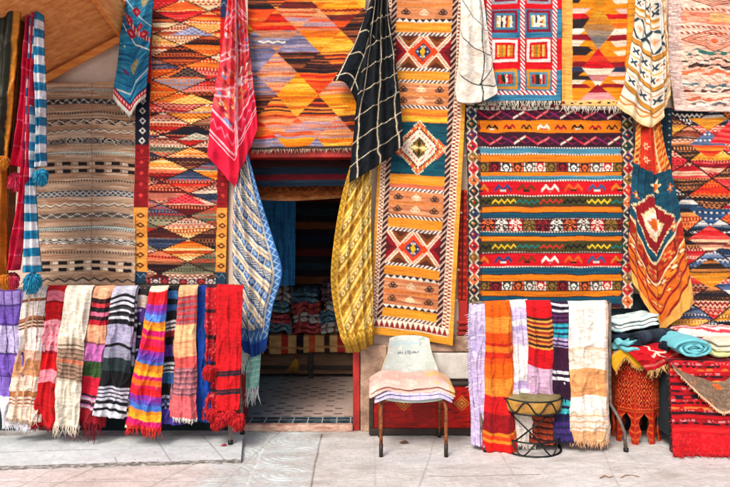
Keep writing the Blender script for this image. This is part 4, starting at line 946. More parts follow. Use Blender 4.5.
# ------------------------------------------------------------------ bedspreads hung from the canopy, far left
def spread(name, label, cols, paths, poms, pomcols, mat, Y, seed):
    root = thing(name, label, "bedspread", P(*paths[0][0][-1], Y), "folded bedspreads hung at the left end")
    for k, (L, R, nm) in enumerate(paths):
        h = max(L[-1][1], R[-1][1])-L[0][1]; p = Pat(0, 0, 20, h, cols[0], ppx=1.4, seed=seed+k); cols[1](p); p.abrash(.08, 5, 2)
        drape(nm, p, L, R, Y-.02*k, .02, pleats(p.nu, p.nv, [(.3, .2, .06), (.72, .16, .05)], seed+k), mat=mat, parent=root, full=True)
    L0, R0 = paths[0][0][0], paths[0][1][0]; a0 = Vector(P((max(L0[0], 0)+R0[0])/2, L0[1]+2, Y-.01)); MB().color((90, 70, 50)).tube([a0, a0+Vector((.008, .0, .10)), a0+Vector((.0, .01, .5))], .003, 5).build('hanging_cord', M_COT, root)
    for i, (x, y, r) in enumerate(poms): pompom(root, P(x, y, Y-.05-.02*i), r, pomcols, seed+i, tail=.5)
def olive(p): p.m(p.u > .86, (206, 132, 34)); p.m((vn(p.X/3, p.Y/2, 5) > .6) & (p.u < .86), (48, 44, 26))
def gold(p): p.m((p.Y % 40) < .8, (236, 180, 90)); p.m(p.u > .7, (176, 104, 26))
spread("olive_bedspread", "dark olive bedspread with a golden edge and orange pompoms at the far left", ((40, 40, 26), olive),
       [([(-12, 8), (-12, 80), (-12, 158)], [(21, 9), (14, 90), (8, 158)], "wide_fold")], [(3, 160, .042)], [(232, 150, 40), (214, 120, 26)], M_SILK, -.72, 131)
spread("golden_bedspread", "mustard gold bedspread strip ending in an orange pompom at the far left", ((196, 124, 34), gold),
       [([(-8, 100), (-7, 200), (-8, 276)], [(9, 100), (8, 200), (8, 276)], "hanging_fold")], [(5, 279, .046)], [(236, 156, 40), (220, 120, 30), (200, 100, 24)], M_SILK, -.66, 135)
def brownc(p): p.m((p.Y % 33) < .8, (150, 100, 60)); p.m(p.u < .4, (70, 46, 26))
spread("brown_bedspread", "narrow brown bedspread hanging between the olive and the crimson ones", ((118, 74, 36), brownc),
       [([(21, 8), (13, 100), (5, 190), (5, 268)], [(28, 8), (23, 100), (16, 180), (14, 268)], "hanging_fold")], [(13, 276, .04)], [(150, 30, 50), (120, 24, 40)], M_SILK, -.60, 139)
def crims(p): p.m((np.abs((p.Y % 26)-12) < .7), (232, 90, 124)); p.m(p.u < .12, (150, 16, 48))
spread("crimson_bedspread", "crimson silk bedspread with two pink pompoms hanging left of the striped one", ((206, 24, 66), crims),
       [([(28, 6), (22, 80), (16, 140), (13, 165)], [(38, 6), (35, 80), (31, 140), (25, 168)], "upper_fold"), ([(29, 60), (22, 180), (13, 240), (8, 270)], [(36, 60), (31, 180), (25, 240), (20, 270)], "lower_fold")], [(16, 178, .058), (13, 280, .042)], [(226, 36, 80), (196, 24, 60), (240, 90, 120)], M_SILK, -.62, 143)
def stripes(p): p.m((p.Y % 17.5) < 8.6, (26, 124, 166)); p.m(((p.Y % 17.5) < 8.6) & (vn(p.X/3, p.Y/2, 4) > .6), (40, 146, 186))
spread("striped_bedspread", "blue and white striped bedspread with two turquoise pompoms hanging from the canopy", ((232, 232, 236), stripes),
       [([(37, 14), (36, 80), (38, 130), (36, 168)], [(43, 14), (46, 80), (46, 130), (47, 166)], "short_fold"), ([(32, 20), (29, 120), (27, 200), (24, 272)], [(38, 20), (36, 120), (37, 200), (42, 272)], "long_fold")], [(41, 174, .054), (32, 279, .064)], [(26, 146, 190), (60, 176, 212), (20, 116, 160)], M_SILK, -.60, 149)

# ------------------------------------------------------------------ scarf racks
def rack(name, label, x0, x1, Y, zr, legs, mat):
    root = thing(name, label, "rack", ((x0+x1)/2, Y, 0), "pipe racks carrying scarves")
    MB().tube([(x0, Y, zr), ((x0+x1)/2, Y, zr-.006), (x1, Y, zr)], .013, 10).build("rail", mat, root)
    MB().tube([(x0+.03, Y+.02, .30), (x1-.03, Y+.02, .30)], .010, 8).build("cross_bar", mat, root)
    for pts in legs:
        l = MB().tube(pts, .013, 10).build("leg", mat, root)
        e = Vector(pts[-1]); MB().tube([e+Vector((0, 0, .03)), e+Vector((0, 0, .0))], .018, 10).build("foot_cap", M_IRON, l)
    return root
YL = -.40
xa, xb = XW(-45, YL), XW(240, YL); zl = ZW(287, YL)-.012
rack("scarf_rack", "low grey pipe rack in the shade loaded with the long row of scarves at left", xa, xb, YL, zl,
     [[(xb-.05, YL, zl), (xb-.05, YL, .4), (XW(232, YL), YL-.05, .2), (XW(232, YL), YL-.06, .031)], [(xb-.05, YL, zl), (xb-.03, YL+.2, .3), (xb-.03, YL+.28, .0)], [(xa, YL, zl), (xa, YL-.02, .031)]], M_GREY)
YR = -.47
xc, xd = XW(472, YR), XW(609.5, YR); zr_ = ZW(301, YR)-.012
rack("scarf_rack", "rusty pipe rack with bowed feet holding the scarves between chair and carved table", xc, xd, YR, zr_,
     [[(xd, YR, zr_), (xd, YR, .45), (xd+.005, YR, .33), (XW(617, YR), YR-.03, .24), (XW(621.5, YR), YR-.06, .14), (XW(622.5, YR), YR-.07, .0)], [(xd, YR, zr_), (xd, YR+.02, .5), (xd, YR+.2, .2), (xd, YR+.26, 0)],
      [(xc+.01, YR, zr_), (xc+.0, YR, .45), (XW(474, YR), YR, .33), (XW(479, YR), YR-.03, .26), (XW(482, YR), YR-.06, .14), (XW(484, YR), YR-.07, .0)]], M_GREY)
LG, RG = "scarves folded over the left rack", "scarves folded over the right rack"
def fib(p, amt=.07, fx=1.3, fy=18):
    p.C *= (1-amt*(vn(p.X/fx, p.Y/fy, p.seed) > .6))[..., None]
def scarf(name, label, grp, tl, tr, bl, br, bands, Y, fr=None, deco=None, mat=None, fl=.03, seed=0, mid=None, fold=None, bow=0, back=True):
    y0 = tl[1]; y1 = max(bl[1], br[1]); w = max(tr[0]-tl[0], br[0]-bl[0])
    rs_ = random.Random(seed*3); p = Pat(0, y0, w, y1, bands[-1][1], ppx=1.9, wob=.8, seed=seed, sag=rs_.uniform(-2, 2.4))
    p.Y = p.Y+rs_.uniform(-3, 3)*(p.u-.5)*np.clip(p.v*4, 0, 1)
    p.bands(y0-2, bands)
    if deco: deco(p)
    p.abrash(.12, 4, 1.0, .05); col = p.out()
    L = [tl, *( [mid[0]] if mid else []), bl]; R = [tr, *([mid[1]] if mid else []), br]
    G = coons(pw(L, Y), pw(R, Y), p.nu, p.nv, (), pw([((bl[0]+br[0])/2, max(bl[1], br[1])+bow)], Y) if bow else ())
    G[..., 0] += (np.linspace(-.006, .014, p.nu)[None]*np.linspace(0, 1, p.nv)[:, None])
    G = G-pleats(p.nu, p.nv, fold or [(.22, .13, .032), (.55, .10, .018), (.82, .13, .034)], seed, .5, crease=.026)[..., None]*np.array((0, 1, 0))
    v = np.linspace(0, 1, p.nv)[:, None]; t = np.clip((.055-v)/.055, 0, 1)
    G[..., 0] += (.006*np.sin(5*v+seed)+.004*np.sin(13*v+seed*2))*np.clip(v*3, 0, 1)
    G[..., 1] -= .012*v*np.sin(7*v+seed*1.7)
    G[..., 1] += .045*t**1.6; G[..., 2] += .012*np.sqrt(1-t**2)-.012
    G[..., 1] += .05*np.clip(v-.3, 0, 1)*0
    o = sheet(name, G, col, .012, mat or M_COT, None, tagd(label, "scarf", grp), full=True)
    ul = G[::3, ::3].copy(); cl = col[::3, ::3]; R_ = random.Random(seed); ul[..., 1] += .03; ul[..., 0] += R_.choice((-.03, .03))*np.linspace(.2, 1, len(ul))[:, None]; ul[..., 2] -= R_.uniform(.0, .035)*np.linspace(0, 1, len(ul))[:, None]
    ul[0, :, 1] -= .0; ul[:3, :, 2] -= .012
    sheet("under_layer", ul, np.roll(cl, R_.choice((-2, 2, 3)), 0)*.96, .006, mat or M_COT, o, full=True)
    if fr: fringe("fringe", o, G[-1], int(w*2.2), fl, fr, .0035, .3, seed=seed)
    if back:
        s = G[::6, ::4].copy(); s[..., 1] = Y+.085+.01*np.sin(np.linspace(0, 6, s.shape[1]))[None]; 
        s[..., 2] = s[0, :, 2][None]-(s[0, :, 2][None]-s[..., 2])*.9-.012
        s[0, :, 1] = Y+.05
        sheet("back_panel", s, col[::6, ::4], .006, mat or M_COT, o, full=True)
    return o, G
def st(*a):
    """runs of thin stripes: (end, step, [colours]) items or (end, colour)"""
    out = []; y = None
    for it in a:
        if len(it) == 2: out.append(it); y = it[0]
        else:
            e, step, cs = it; k = 0
            while y < e: y = min(e, y+step*(1 if k % 2 == 0 else .7)); out.append((y, cs[k % len(cs)])); k += 1
    return out
BKc = (22, 22, 30)
def dlil(p): p.m((np.abs((p.X % 8)-4) < .5) & (p.Y < 395), (70, 50, 120)); fib(p)
scarf("lilac_check_scarf", "violet and lavender checked scarf with a white hem at the far left", LG, (-8, 287), (24, 287), (4, 424), (33, 427), st((290, (96, 70, 150)), (303, (150, 130, 196)), (305, (80, 60, 130)), (322, (122, 92, 186)), (324, (80, 60, 130)), (351, (196, 186, 224)), (353, (80, 60, 130)), (374, (132, 100, 200)), (376, (90, 70, 150)), (396, (140, 112, 204)), (440, (228, 226, 236))), YL-.02, [(236, 236, 242)], dlil, seed=151)
def dpl(p): p.m((np.abs(p.X-9) < 1) | (np.abs(p.X-15) < .6), (206, 170, 140)); p.m((p.X > 22) & (p.X < 23), (170, 120, 90))
scarf("brown_check_scarf", "white scarf with brown check bands beside the violet checked one", LG, (25, 286), (47, 285), (9, 416), (37, 420), st((299, (236, 228, 222)), (302, (150, 90, 60)), (318, (236, 228, 222)), (321, (170, 110, 76)), (330, 2, [(110, 70, 50), (226, 200, 180)]), (352, (236, 228, 224)), (362, (206, 170, 150)), (378, (206, 150, 106)), (392, (226, 206, 190)), (398, (166, 110, 70)), (408, 2.2, [(226, 206, 190), (150, 90, 60)]), (425, (226, 208, 190))), YL-.05, [(226, 200, 176), (206, 170, 140)], dpl, seed=152)
def drd(p): p.m((p.Y > 326) & (p.Y < 352) & (np.abs((p.Y % 9)-4) < 1.6) & (((p.X+p.Y*.3) % 4.4) < 2), (214, 90, 112)); p.m((p.Y < 285), (150, 16, 24))
scarf("red_pink_scarf", "bright red scarf with pale pink woven blocks next to the cream one", LG, (46, 284), (66, 284), (32, 424), (57, 426), st((292, (204, 20, 30)), (302, (240, 130, 150)), (304, (150, 14, 30)), (313, (220, 24, 34)), (322, (200, 16, 30)), (353, (240, 160, 172)), (356, (170, 20, 40)), (372, (216, 14, 28)), (384, (240, 150, 166)), (430, (190, 12, 26))), YL-.03, [(170, 14, 26), (120, 10, 20)], drd, seed=153)
def dcr(p): p.m((p.Y > 344) & (p.Y < 380) & (np.abs((p.Y % 4)-2) < .8), (120, 96, 80)); p.m((np.abs(p.Y-361) < 1.6), (206, 120, 90)); fib(p)
scarf("cream_scarf", "plain cream wool scarf with taupe stripes below its middle", LG, (66, 284), (93, 284), (54, 424), (77, 426), st((338, (238, 228, 210)), (349, (206, 190, 170)), (378, (170, 140, 120)), (381, (206, 190, 170)), (430, (236, 226, 208))), YL-.06, [(236, 226, 208), (214, 200, 180)], dcr, fl=.06, seed=154)
scarf("peach_green_scarf", "peach scarf with mauve and forest green blocks and a burgundy tassel hem", LG, (93, 285), (114, 284), (72, 419), (100, 423), st((298, (238, 176, 140)), (303, (60, 30, 34)), (307, (206, 60, 70)), (312, (30, 26, 34)), (316, (226, 120, 150)), (320, (60, 26, 40)), (325, (190, 30, 50)), (342, (240, 176, 140)), (344, (150, 90, 100)), (360, (206, 120, 190)), (376, (60, 90, 50)), (394, (206, 30, 60)), (408, 2.4, [(40, 34, 40), (214, 120, 180), (206, 190, 200), (120, 30, 60)]), (425, (150, 14, 34))), YL-.03, [(136, 12, 34), (110, 10, 30)], None, fl=.10, seed=155)
scarf("grey_black_scarf", "silver grey and black banded scarf hanging left of the narrow dark one", LG, (114, 285), (137, 284), (96, 414), (126, 417), st((297, (190, 190, 206)), (300, BKc), (303, (200, 200, 214)), (305, BKc), (322, 2.6, [(214, 214, 224), BKc, (60, 60, 70)]), (326, BKc), (346, (176, 172, 200)), (349, BKc), (360, (150, 150, 170)), (373, (40, 56, 60)), (388, (16, 18, 24)), (402, 2.2, [(200, 200, 214), (60, 60, 74)]), (405, BKc), (409, (206, 206, 216)), (412, BKc), (420, (206, 206, 216))), YL-.07, None, None, seed=156)
def dnb(p): p.m((p.u > .35) & (p.u < .62) & ((p.Y % 13) < 2), (200, 200, 214))
scarf("dark_violet_scarf", "narrow black scarf with tan and violet patches behind the rainbow one", LG, (133, 286), (151, 285), (124, 416), (140, 418), st((298, (40, 36, 40)), (310, (206, 184, 170)), (324, (84, 50, 130)), (342, BKc), (348, (70, 50, 110)), (376, BKc), (388, (60, 50, 90)), (425, BKc)), YL-.02, None, dnb, seed=157)
RB = [(222, 30, 44), (232, 110, 30), (236, 170, 40), (196, 214, 80), (80, 130, 210), (150, 50, 160), (222, 30, 90), (226, 70, 40), (206, 24, 110), (240, 140, 40), (110, 80, 190), (220, 190, 120)]
rb = [(291, (240, 220, 190)), (300, (214, 24, 34))]; y = 300; 
for k in range(28): y += [4, 6, 3, 7, 5][k % 5]; rb.append((y, RB[(k*5+k//3) % 12]))
scarf("rainbow_scarf", "shiny rainbow striped silk scarf with a red fringe", LG, (150, 285), (168, 284), (129, 424), (160, 427), [b for b in rb if b[0] < 428]+[(435, (220, 40, 60))], YL-.11, [(214, 24, 30), (236, 60, 40)], None, M_SILK, .06, seed=158)
scarf("blue_black_scarf", "black scarf with cobalt and white bands between rainbow and peach scarves", LG, (167, 285), (180, 284), (156, 421), (177, 424), st((292, BKc), (300, (60, 110, 170)), (306, BKc), (312, (40, 90, 150)), (322, BKc), (332, 2.4, [(206, 200, 200), BKc]), (338, (150, 40, 50)), (346, BKc), (358, (90, 60, 150)), (364, BKc), (374, 2.6, [(200, 206, 214), BKc]), (384, (50, 100, 150)), (396, BKc), (410, 3, [(190, 190, 206), (20, 30, 60), (70, 90, 150)]), (430, (74, 60, 150))), YL-.04, None, None, seed=159)
scarf("peach_rose_scarf", "peach and dusty rose scarf with a short white fringe", LG, (179, 284), (198, 283), (173, 416), (195, 418), st((297, (236, 186, 140)), (325, 2.2, [(196, 60, 70), (150, 110, 120), (206, 90, 90)]), (341, (244, 196, 146)), (343, (226, 150, 110)), (357, (244, 176, 130)), (368, (226, 96, 96)), (394, 2, [(170, 110, 120), (206, 130, 140), (130, 90, 100)]), (420, (226, 110, 116))), YL-.08, [(240, 232, 224)], None, seed=160)
def dbl(p): fib(p, .12)
scarf("cobalt_scarf", "plain cobalt blue scarf beside the red tasselled one", LG, (196, 284), (211, 284), (194, 420), (212, 421), [(430, (16, 74, 166))], YL-.03, None, dbl, seed=161)
def dr1(p): p.m((vn(p.X/1.2, p.Y/2, 7) > .7), (220, 90, 96)); p.m(((p.Y % 26) > 22), (60, 30, 40))
rs, rG = scarf("red_tassel_scarf", "scarlet wool scarf with two dark bands and red pompoms by the doorway", LG, (206, 284), (219, 284), (206, 418), (218, 419), [(430, (190, 20, 36))], YL-.05, None, dr1, seed=162)
p = Pat(0, 283, 27, 412, (222, 26, 36), ppx=1.9, seed=163); p.C *= (1-.10*(vn(p.X/1.2, p.Y/9, 9) > .55)-.08*(np.abs(p.X % 9-4.5) < .8))[..., None]
for y in (371, 390): p.band(y, y+5.5, (44, 40, 52)); p.band(y+2, y+3, (120, 30, 40))
p.abrash(.12, 4, 1); G = coons(pw([(216, 283), (217, 411)], YL-.09), pw([(243, 284), (240, 409)], YL-.09), p.nu, p.nv)
G = G-pleats(p.nu, p.nv, [(.3, .25, .02), (.8, .15, .02)], 3, .5)[..., None]*np.array((0, 1, 0)); v = np.linspace(0, 1, p.nv)[:, None]; t = np.clip((.055-v)/.055, 0, 1); G[..., 1] += .06*t**1.6; G[..., 2] += .012*np.sqrt(1-t**2)-.012
sheet("front_panel", G, p.out(), .012, M_WOOL, rs, full=True)
for i, (x, y, r) in enumerate(((209, 370, .055), (212, 413, .05), (222, 417, .055), (231, 414, .05), (238, 419, .06), (216, 423, .04))): pompom(rs, P(x, y, YL-.13), r, [(206, 20, 34), (226, 44, 44), (170, 14, 30)], 170+i, tail=.3)
# right rack
def dl2(p): fib(p); p.m((p.Y % 24) < 1, (232, 226, 240))
ls, lG = scarf("lilac_scarf", "pale lilac scarf hanging at the left end of the right rack", RG, (471, 302), (488, 301), (477, 444), (488, 446), [(330, (206, 194, 226)), (352, (198, 184, 224)), (460, (206, 190, 228))], YR-.02, None, dl2, seed=181, mid=((470, 356), (486, 370)))
fringe("side_fringe", ls, lG[20:170, 0], 30, .03, [(226, 220, 236), (200, 190, 220)], .003, .3, (-.9, -.1, -.35))
scarf("orange_red_scarf", "orange scarf shading into red bands, reaching the pavement left of the stool", RG, (485, 300), (510, 299), (484, 449), (513, 450), st((316, (228, 100, 4)), (332, (236, 140, 50)), (343, (222, 84, 12)), (346, (190, 40, 20)), (352, (232, 120, 30)), (358, (206, 50, 24)), (363, (236, 90, 24)), (378, (230, 104, 8)), (395, (236, 140, 48)), (412, (200, 24, 28)), (430, (150, 10, 24)), (433, (230, 130, 30)), (437, (236, 70, 20)), (440, (240, 140, 40)), (455, (214, 24, 18))), YR-.05, [(206, 24, 20)], None, M_COT, .015, seed=182)
scarf("white_lilac_scarf", "white scarf with lilac bands hanging behind the stool", RG, (507, 299), (528, 298), (514, 443), (533, 444), st((310, (240, 236, 234)), (322, (206, 190, 226)), (328, (240, 236, 240)), (332, (190, 170, 220)), (346, (214, 200, 230)), (382, (242, 238, 236)), (390, (200, 180, 222)), (398, (240, 236, 240)), (450, (236, 226, 216))), YR-.02, [(238, 230, 220)], None, seed=183)
scarf("red_striped_scarf", "red scarf with fine black and gold stripes above a mauve band", RG, (526, 299), (551, 299), (530, 442), (553, 444), st((316, (206, 14, 28)), (347, 2.6, [(60, 30, 26), (236, 170, 80), (150, 50, 30), (230, 140, 60)]), (366, (204, 12, 30)), (384, (214, 180, 206)), (404, (206, 170, 200)), (444, 2.4, [(170, 70, 40), (60, 26, 24), (150, 60, 36)])), YR-.05, None, None, seed=184)
scarf("purple_teal_scarf", "dark purple scarf with turquoise and white stripes", RG, (550, 300), (570, 300), (551, 440), (571, 441), st((303, (50, 26, 60)), (305.5, (226, 226, 232)), (309, (40, 22, 50)), (311.5, (226, 226, 236)), (323, 2.6, [(60, 24, 60), (110, 50, 110)]), (336, 3, [(50, 170, 186), (30, 50, 90)]), (345, 2.4, [(190, 170, 214), (60, 30, 70)]), (370, (66, 20, 56)), (373, (232, 232, 236)), (376, (50, 20, 50)), (379, (232, 232, 236)), (398, (56, 22, 56)), (404, (70, 190, 200)), (407, (40, 24, 60)), (412, (70, 190, 200)), (420, (40, 34, 80)), (450, 4, [(70, 50, 120), (40, 40, 90)])), YR-.03, None, None, seed=185)
def dwh(p): p.m((p.Y > 412) & (p.Y < 432) & (np.abs((p.Y % 6)-3) < .7), (226, 176, 130)); fib(p); p.m(p.u > .93, (206, 180, 160))
scarf("cream_peach_scarf", "wide cream scarf with a peach band and tangled peach fringe at the rack's right end", RG, (569, 300), (608, 299), (569, 438), (604, 441), st((348, (242, 234, 226)), (351, (236, 200, 170)), (371, (240, 222, 206)), (398, (226, 162, 108)), (413, (242, 232, 222)), (432, (238, 222, 206)), (450, (226, 176, 130))), YR-.06, [(226, 176, 130), (236, 200, 160), (206, 150, 110)], dwh, M_COT, .04, seed=186)

# ------------------------------------------------------------------ red painted chest behind the chair
def chest():
    Yc = -.16; x0, x1 = XW(369, Yc), XW(475, Yc); zt = .408
    root = thing("red_chest", "low red painted chest with gold diamonds and dark frame behind the plastic chair", "chest", ((x0+x1)/2, Yc, 0))
    MB().color((110, 16, 14)).box(x0+.012, x1-.012, Yc+.012, -.055, .05, zt-.02).build("body", M_PAINT, root, False)
    m = MB().color((34, 28, 30)); m.box(x0, x1, Yc-.012, -.055, zt-.02, zt); m.box(x0, x1, Yc-.012, -.056, .012, .062)
    m.box(x0, x0+.035, Yc-.010, Yc+.02, .062, zt-.02); m.box(x1-.035, x1, Yc-.010, Yc+.02, .062, zt-.02)
    for a in (x0+.01, x1-.06): m.box(a, a+.05, Yc-.008, -.06, 0, .012)
    m.build("frame", M_DARKWOOD, root, False, bevel=.004)
    p = Pat(369, 383, 475, 433, (150, 22, 18), ppx=2.4, wob=.3, seed=191)
    p.m(vn(p.X/20, p.Y/12, 3) > .5, (176, 26, 18)); p.m(p.X > 440, (190, 28, 18)); p.m(vn(p.X/9, p.Y/1.5, 4) > .74, (136, 26, 20))  # left part darker: shade behind the chair painted into the red
    for cx, cy in ((402, 404), (465.5, 404)):
        for r, c in ((9.5, (206, 120, 50)), (7.6, (160, 40, 24)), (6, (214, 130, 60)), (3.6, (150, 44, 24)), (1.8, (226, 150, 70))): p.dia(cx, cy, r, r, c, 0, .8)
    p.abrash(.1, 8, 2)
    G = coons([(x0+.036, Yc, zt-.021), (x0+.036, Yc, .063)], [(x1-.036, Yc, zt-.021), (x1-.036, Yc, .063)], p.nu, p.nv)
    sheet("painted_panel", G, p.out(), .008, M_PAINT, root, full=True)
chest()

# ------------------------------------------------------------------ plastic chair and the two cloths on it
CX = .341
def chair():
    root = thing("plastic_chair", "pale green plastic chair with scuffed back and rusty tube legs", "chair", (CX, -.42, 0))
    prof = [(-.665, .385), (-.655, .412), (-.62, .425), (-.5, .418), (-.36, .412), (-.25, .425), (-.20, .47), (-.175, .56), (-.155, .66), (-.142, .74), (-.132, .772), (-.118, .765)]
    wid = [.40, .43, .445, .455, .46, .46, .455, .45, .405, .345, .315, .300]
    nv, nu = 200, 120
    pr = resample(prof, nv); w = np.interp(np.linspace(0, 1, nv), np.linspace(0, 1, len(wid)), wid)
    s = np.linspace(-1, 1, nu); G = np.zeros((nv, nu, 3))
    v = np.linspace(0, 1, nv)[:, None]
    bk = np.clip((v-.5)*6, 0, 1)
    G[..., 0] = CX+s[None]*w[:, None]/2; G[..., 1] = pr[:, 0][:, None]-bk*.05*s[None]**2+.0; G[..., 2] = pr[:, 1][:, None]+(1-bk)*.02*s[None]**2
    top = np.clip((v-.9)*10, 0, 1); G[..., 2] -= top*.02*np.abs(s[None])**4
    c = np.ones((nv, nu, 3))*np.array((198, 208, 202.)); X, Z = G[..., 0]-CX, G[..., 2]
    c[vn(X*30, Z*24, 4) > .62] = (214, 218, 210); c[(vn(X*14, Z*40, 7) > .66)] = (186, 200, 190)
    c[(vn(X*22, Z*60, 9) > .68) & (Z > .66)] = (190, 208, 204); c[(np.abs(Z-.715) < .012) & (np.abs(X+.03) < .11) & (vn(X*40, Z*30, 2) > .3)] = (184, 206, 212)
    c[(vn(X*60, Z*60, 12) > .8) & (X > .06) & (Z > .69)] = (170, 184, 172)
    e = np.abs(s)[None]+0*v; c[(e > .975)] = (216, 208, 176)
    o = sheet("seat_shell", G, s2l(c)*ALB, .006, M_PAINT, root, full=True)
    # blue felt-pen scrawl, as on the photo: strokes m, i, n e u r
    mb = MB().color((30, 74, 130))
    def yb(z): return float(np.interp(z, pr[110:185, 1], pr[110:185, 0]))-.0095
    def stroke(pts): mb.tube([(CX-.09+x, yb(.635+z)-.05*((x-.09)/.22)**2+.002, .635+z) for x, z in pts], .0016, 5)
    for q in ([(0, 0), (.004, .015), (.008, .004), (.013, .016), (.018, .004), (.022, .016), (.026, .006)], [(.034, .0), (.038, .016)], [(.057, .0), (.060, .026), (.072, .002), (.077, .028)], [(.100, .026), (.084, .024), (.086, .003), (.103, .006)], [(.085, .014), (.098, .016)], [(.110, .022), (.109, .008), (.118, .006), (.122, .022)], [(.128, .008), (.131, .022), (.140, .018), (.132, .013), (.145, .009)], [(.15, .010), (.155, .018), (.163, .02)]): stroke(q)
    mb.build("pen_scrawl", M_PAINT, o)
    for sx in (-1, 1):
        x = CX+sx*.228
        f = MB().tube([(CX+sx*.17, -.60, .395), (x-sx*.01, -.63, .385), (x, -.642, .34), (x, -.648, .0)], .0125, 12).build("leg", M_RUST, root)
        MB().tube([(x, -.6475, .095), (x, -.6485, 0)], .0142, 12).build("foot_sleeve", M_DARKWOOD, f)
        b = MB().tube([(CX+sx*.17, -.30, .40), (x-sx*.01, -.25, .38), (x, -.225, .33), (x, -.195, 0)], .0115, 12).build("leg", M_RUST, root)
        MB().tube([(x, -.198, .06), (x, -.195, 0)], .0135, 12).build("foot_sleeve", M_DARKWOOD, b)
        MB().tube([(CX+sx*.17, -.62, .397), (CX+sx*.17, -.26, .397)], .01, 8).build("seat_rail", M_RUST, root)
    MB().tube([(CX-.2, -.615, .388), (CX+.2, -.615, .388)], .01, 8).build("cross_rail", M_RUST, root)
chair()
def folded(name, label, cat, x0, x1, y0, y1, z0, h, layers, colfn, droop=0, seed=0, group=None, mat=None, rough=.01, taper=0, sag=None, parent=None, hump=0, tilt=0, lift=0):
    """a cloth folded flat: stacked rounded layers in one mesh, sides drooping over what carries it"""
    nx = max(24, int((x1-x0)/.007)); nl = 56; Vs = []; Fs = []; Cs = []; n0 = 0
    R = random.Random(seed)
    for k in range(layers):
        ht = h/layers; zc = z0+ht*(k+.5); jx0, jx1 = R.uniform(-.015, .015), R.uniform(-.015, .015); jy = R.uniform(-.014, .014)
        xs = np.linspace(x0+jx0, x1+jx1, nx); th = np.linspace(0, 2*np.pi, nl, endpoint=False)
        ex = .5; cy = np.sign(np.cos(th))*np.abs(np.cos(th))**ex; cz = np.sign(np.sin(th))*np.abs(np.sin(th))**.75
        end = np.clip(np.minimum(xs-xs[0], xs[-1]-xs)/(ht*.7), 0, 1); end = np.sqrt(1-(1-end)**2)
        X = np.repeat(xs[:, None], nl, 1)
        Y = (y0+y1)/2+jy+cy[None]*((y1-y0)/2)*(.94+.06*end[:, None]); Z = zc+cz[None]*(ht/2)*end[:, None]*1.03
        q = (X-(x0+x1)/2)/((x1-x0)/2)
        Z = Z-droop*np.clip(np.abs(q)-.55, 0, 1)**1.5*3.2+rough*(vn(X*13+seed, Y*13, seed)-.5)*2+rough*.6*(vn(X*37+seed, Y*31, seed+1)-.5)
        Z = Z+tilt*(X-x0)+lift*(Y-y0)
        Z = Z+hump*(np.exp(-((np.abs(q)-.66)/.22)**2)-.7*np.exp(-(q/.4)**2))
        fr = np.clip((-(Y-(y0+y1)/2)/((y1-y0)/2)-.6)/.4, 0, 1)
        if sag: Z = Z-sag*fr**1.5
        Y = Y+rough*1.4*(vn(X*11, Z*30+k, seed+2)-.5)*2
        c = colfn(X, Y, k, np.repeat((th/(2*np.pi))[None], nx, 0))
        c = c*(1+(vn(X*160, Y*160+Z*160, 3)[..., None]-.5)*.16)
        i = np.arange(nx*nl).reshape(nx, nl); j = np.roll(i, -1, 1)
        Vs.append(np.stack([X, Y, Z], -1).reshape(-1, 3)); Cs.append(c.reshape(-1, 3))
        Fs.append(np.stack([i[:-1], i[1:], j[1:], j[:-1]], -1).reshape(-1, 4)+n0); n0 += nx*nl
    return mesh_np(name, np.concatenate(Vs), np.concatenate(Fs), mat or M_COT, parent, s2l(np.clip(np.concatenate(Cs), 0, 250))*ALB, True, tagd(label, cat, group) if label else {})
def solid(*c):
    c = np.array(c, float)
    def f(X, Y, k, t):
        out = np.ones(X.shape+(3,))*c; out[vn(X*25, Y*25, 5) > .62] = c*.95; return out
    return f
def striped(cols, w, axis=0, ph=0):
    cols = np.array(cols, float)
    def f(X, Y, k, t):
        q = X if axis == 0 else (Y*.5-.0*X if axis == 1 else t*1.0)
        return cols[(np.floor((q+ph)/w).astype(int)) % len(cols)]
    return f
def lil(X, Y, k, t):
    o = np.ones(X.shape+(3,))*np.array((206, 200, 226.)); o[np.abs((X % .07)-.035) < .004] = (180, 172, 214); return o
folded("lilac_cloth", "crumpled pale lilac cloth on the chair seat beneath the peach one", "cloth", CX-.262, CX+.275, -.672, -.24, .428,   .044, 2, lil, .03, 201, "cloths laid on the chair", rough=.006, sag=.02, hump=.006)
def pch(X, Y, k, t):
    o = np.ones(X.shape+(3,))*np.array((240, 188, 174.)); o[(vn(X*18, Y*18, 8) > .6)] = (244, 204, 190); o[(X > CX+.02) & (vn(X*16, Y*26, 6) > .56)] = (240, 196, 130); return o
folded("peach_cloth", "folded peach wool cloth lying on top of the chair seat", "cloth", CX-.30, CX+.285, -.655, -.235, .468,   .06, 2, pch, .045, 203, "cloths laid on the chair", rough=.007, sag=.025, hump=.012)

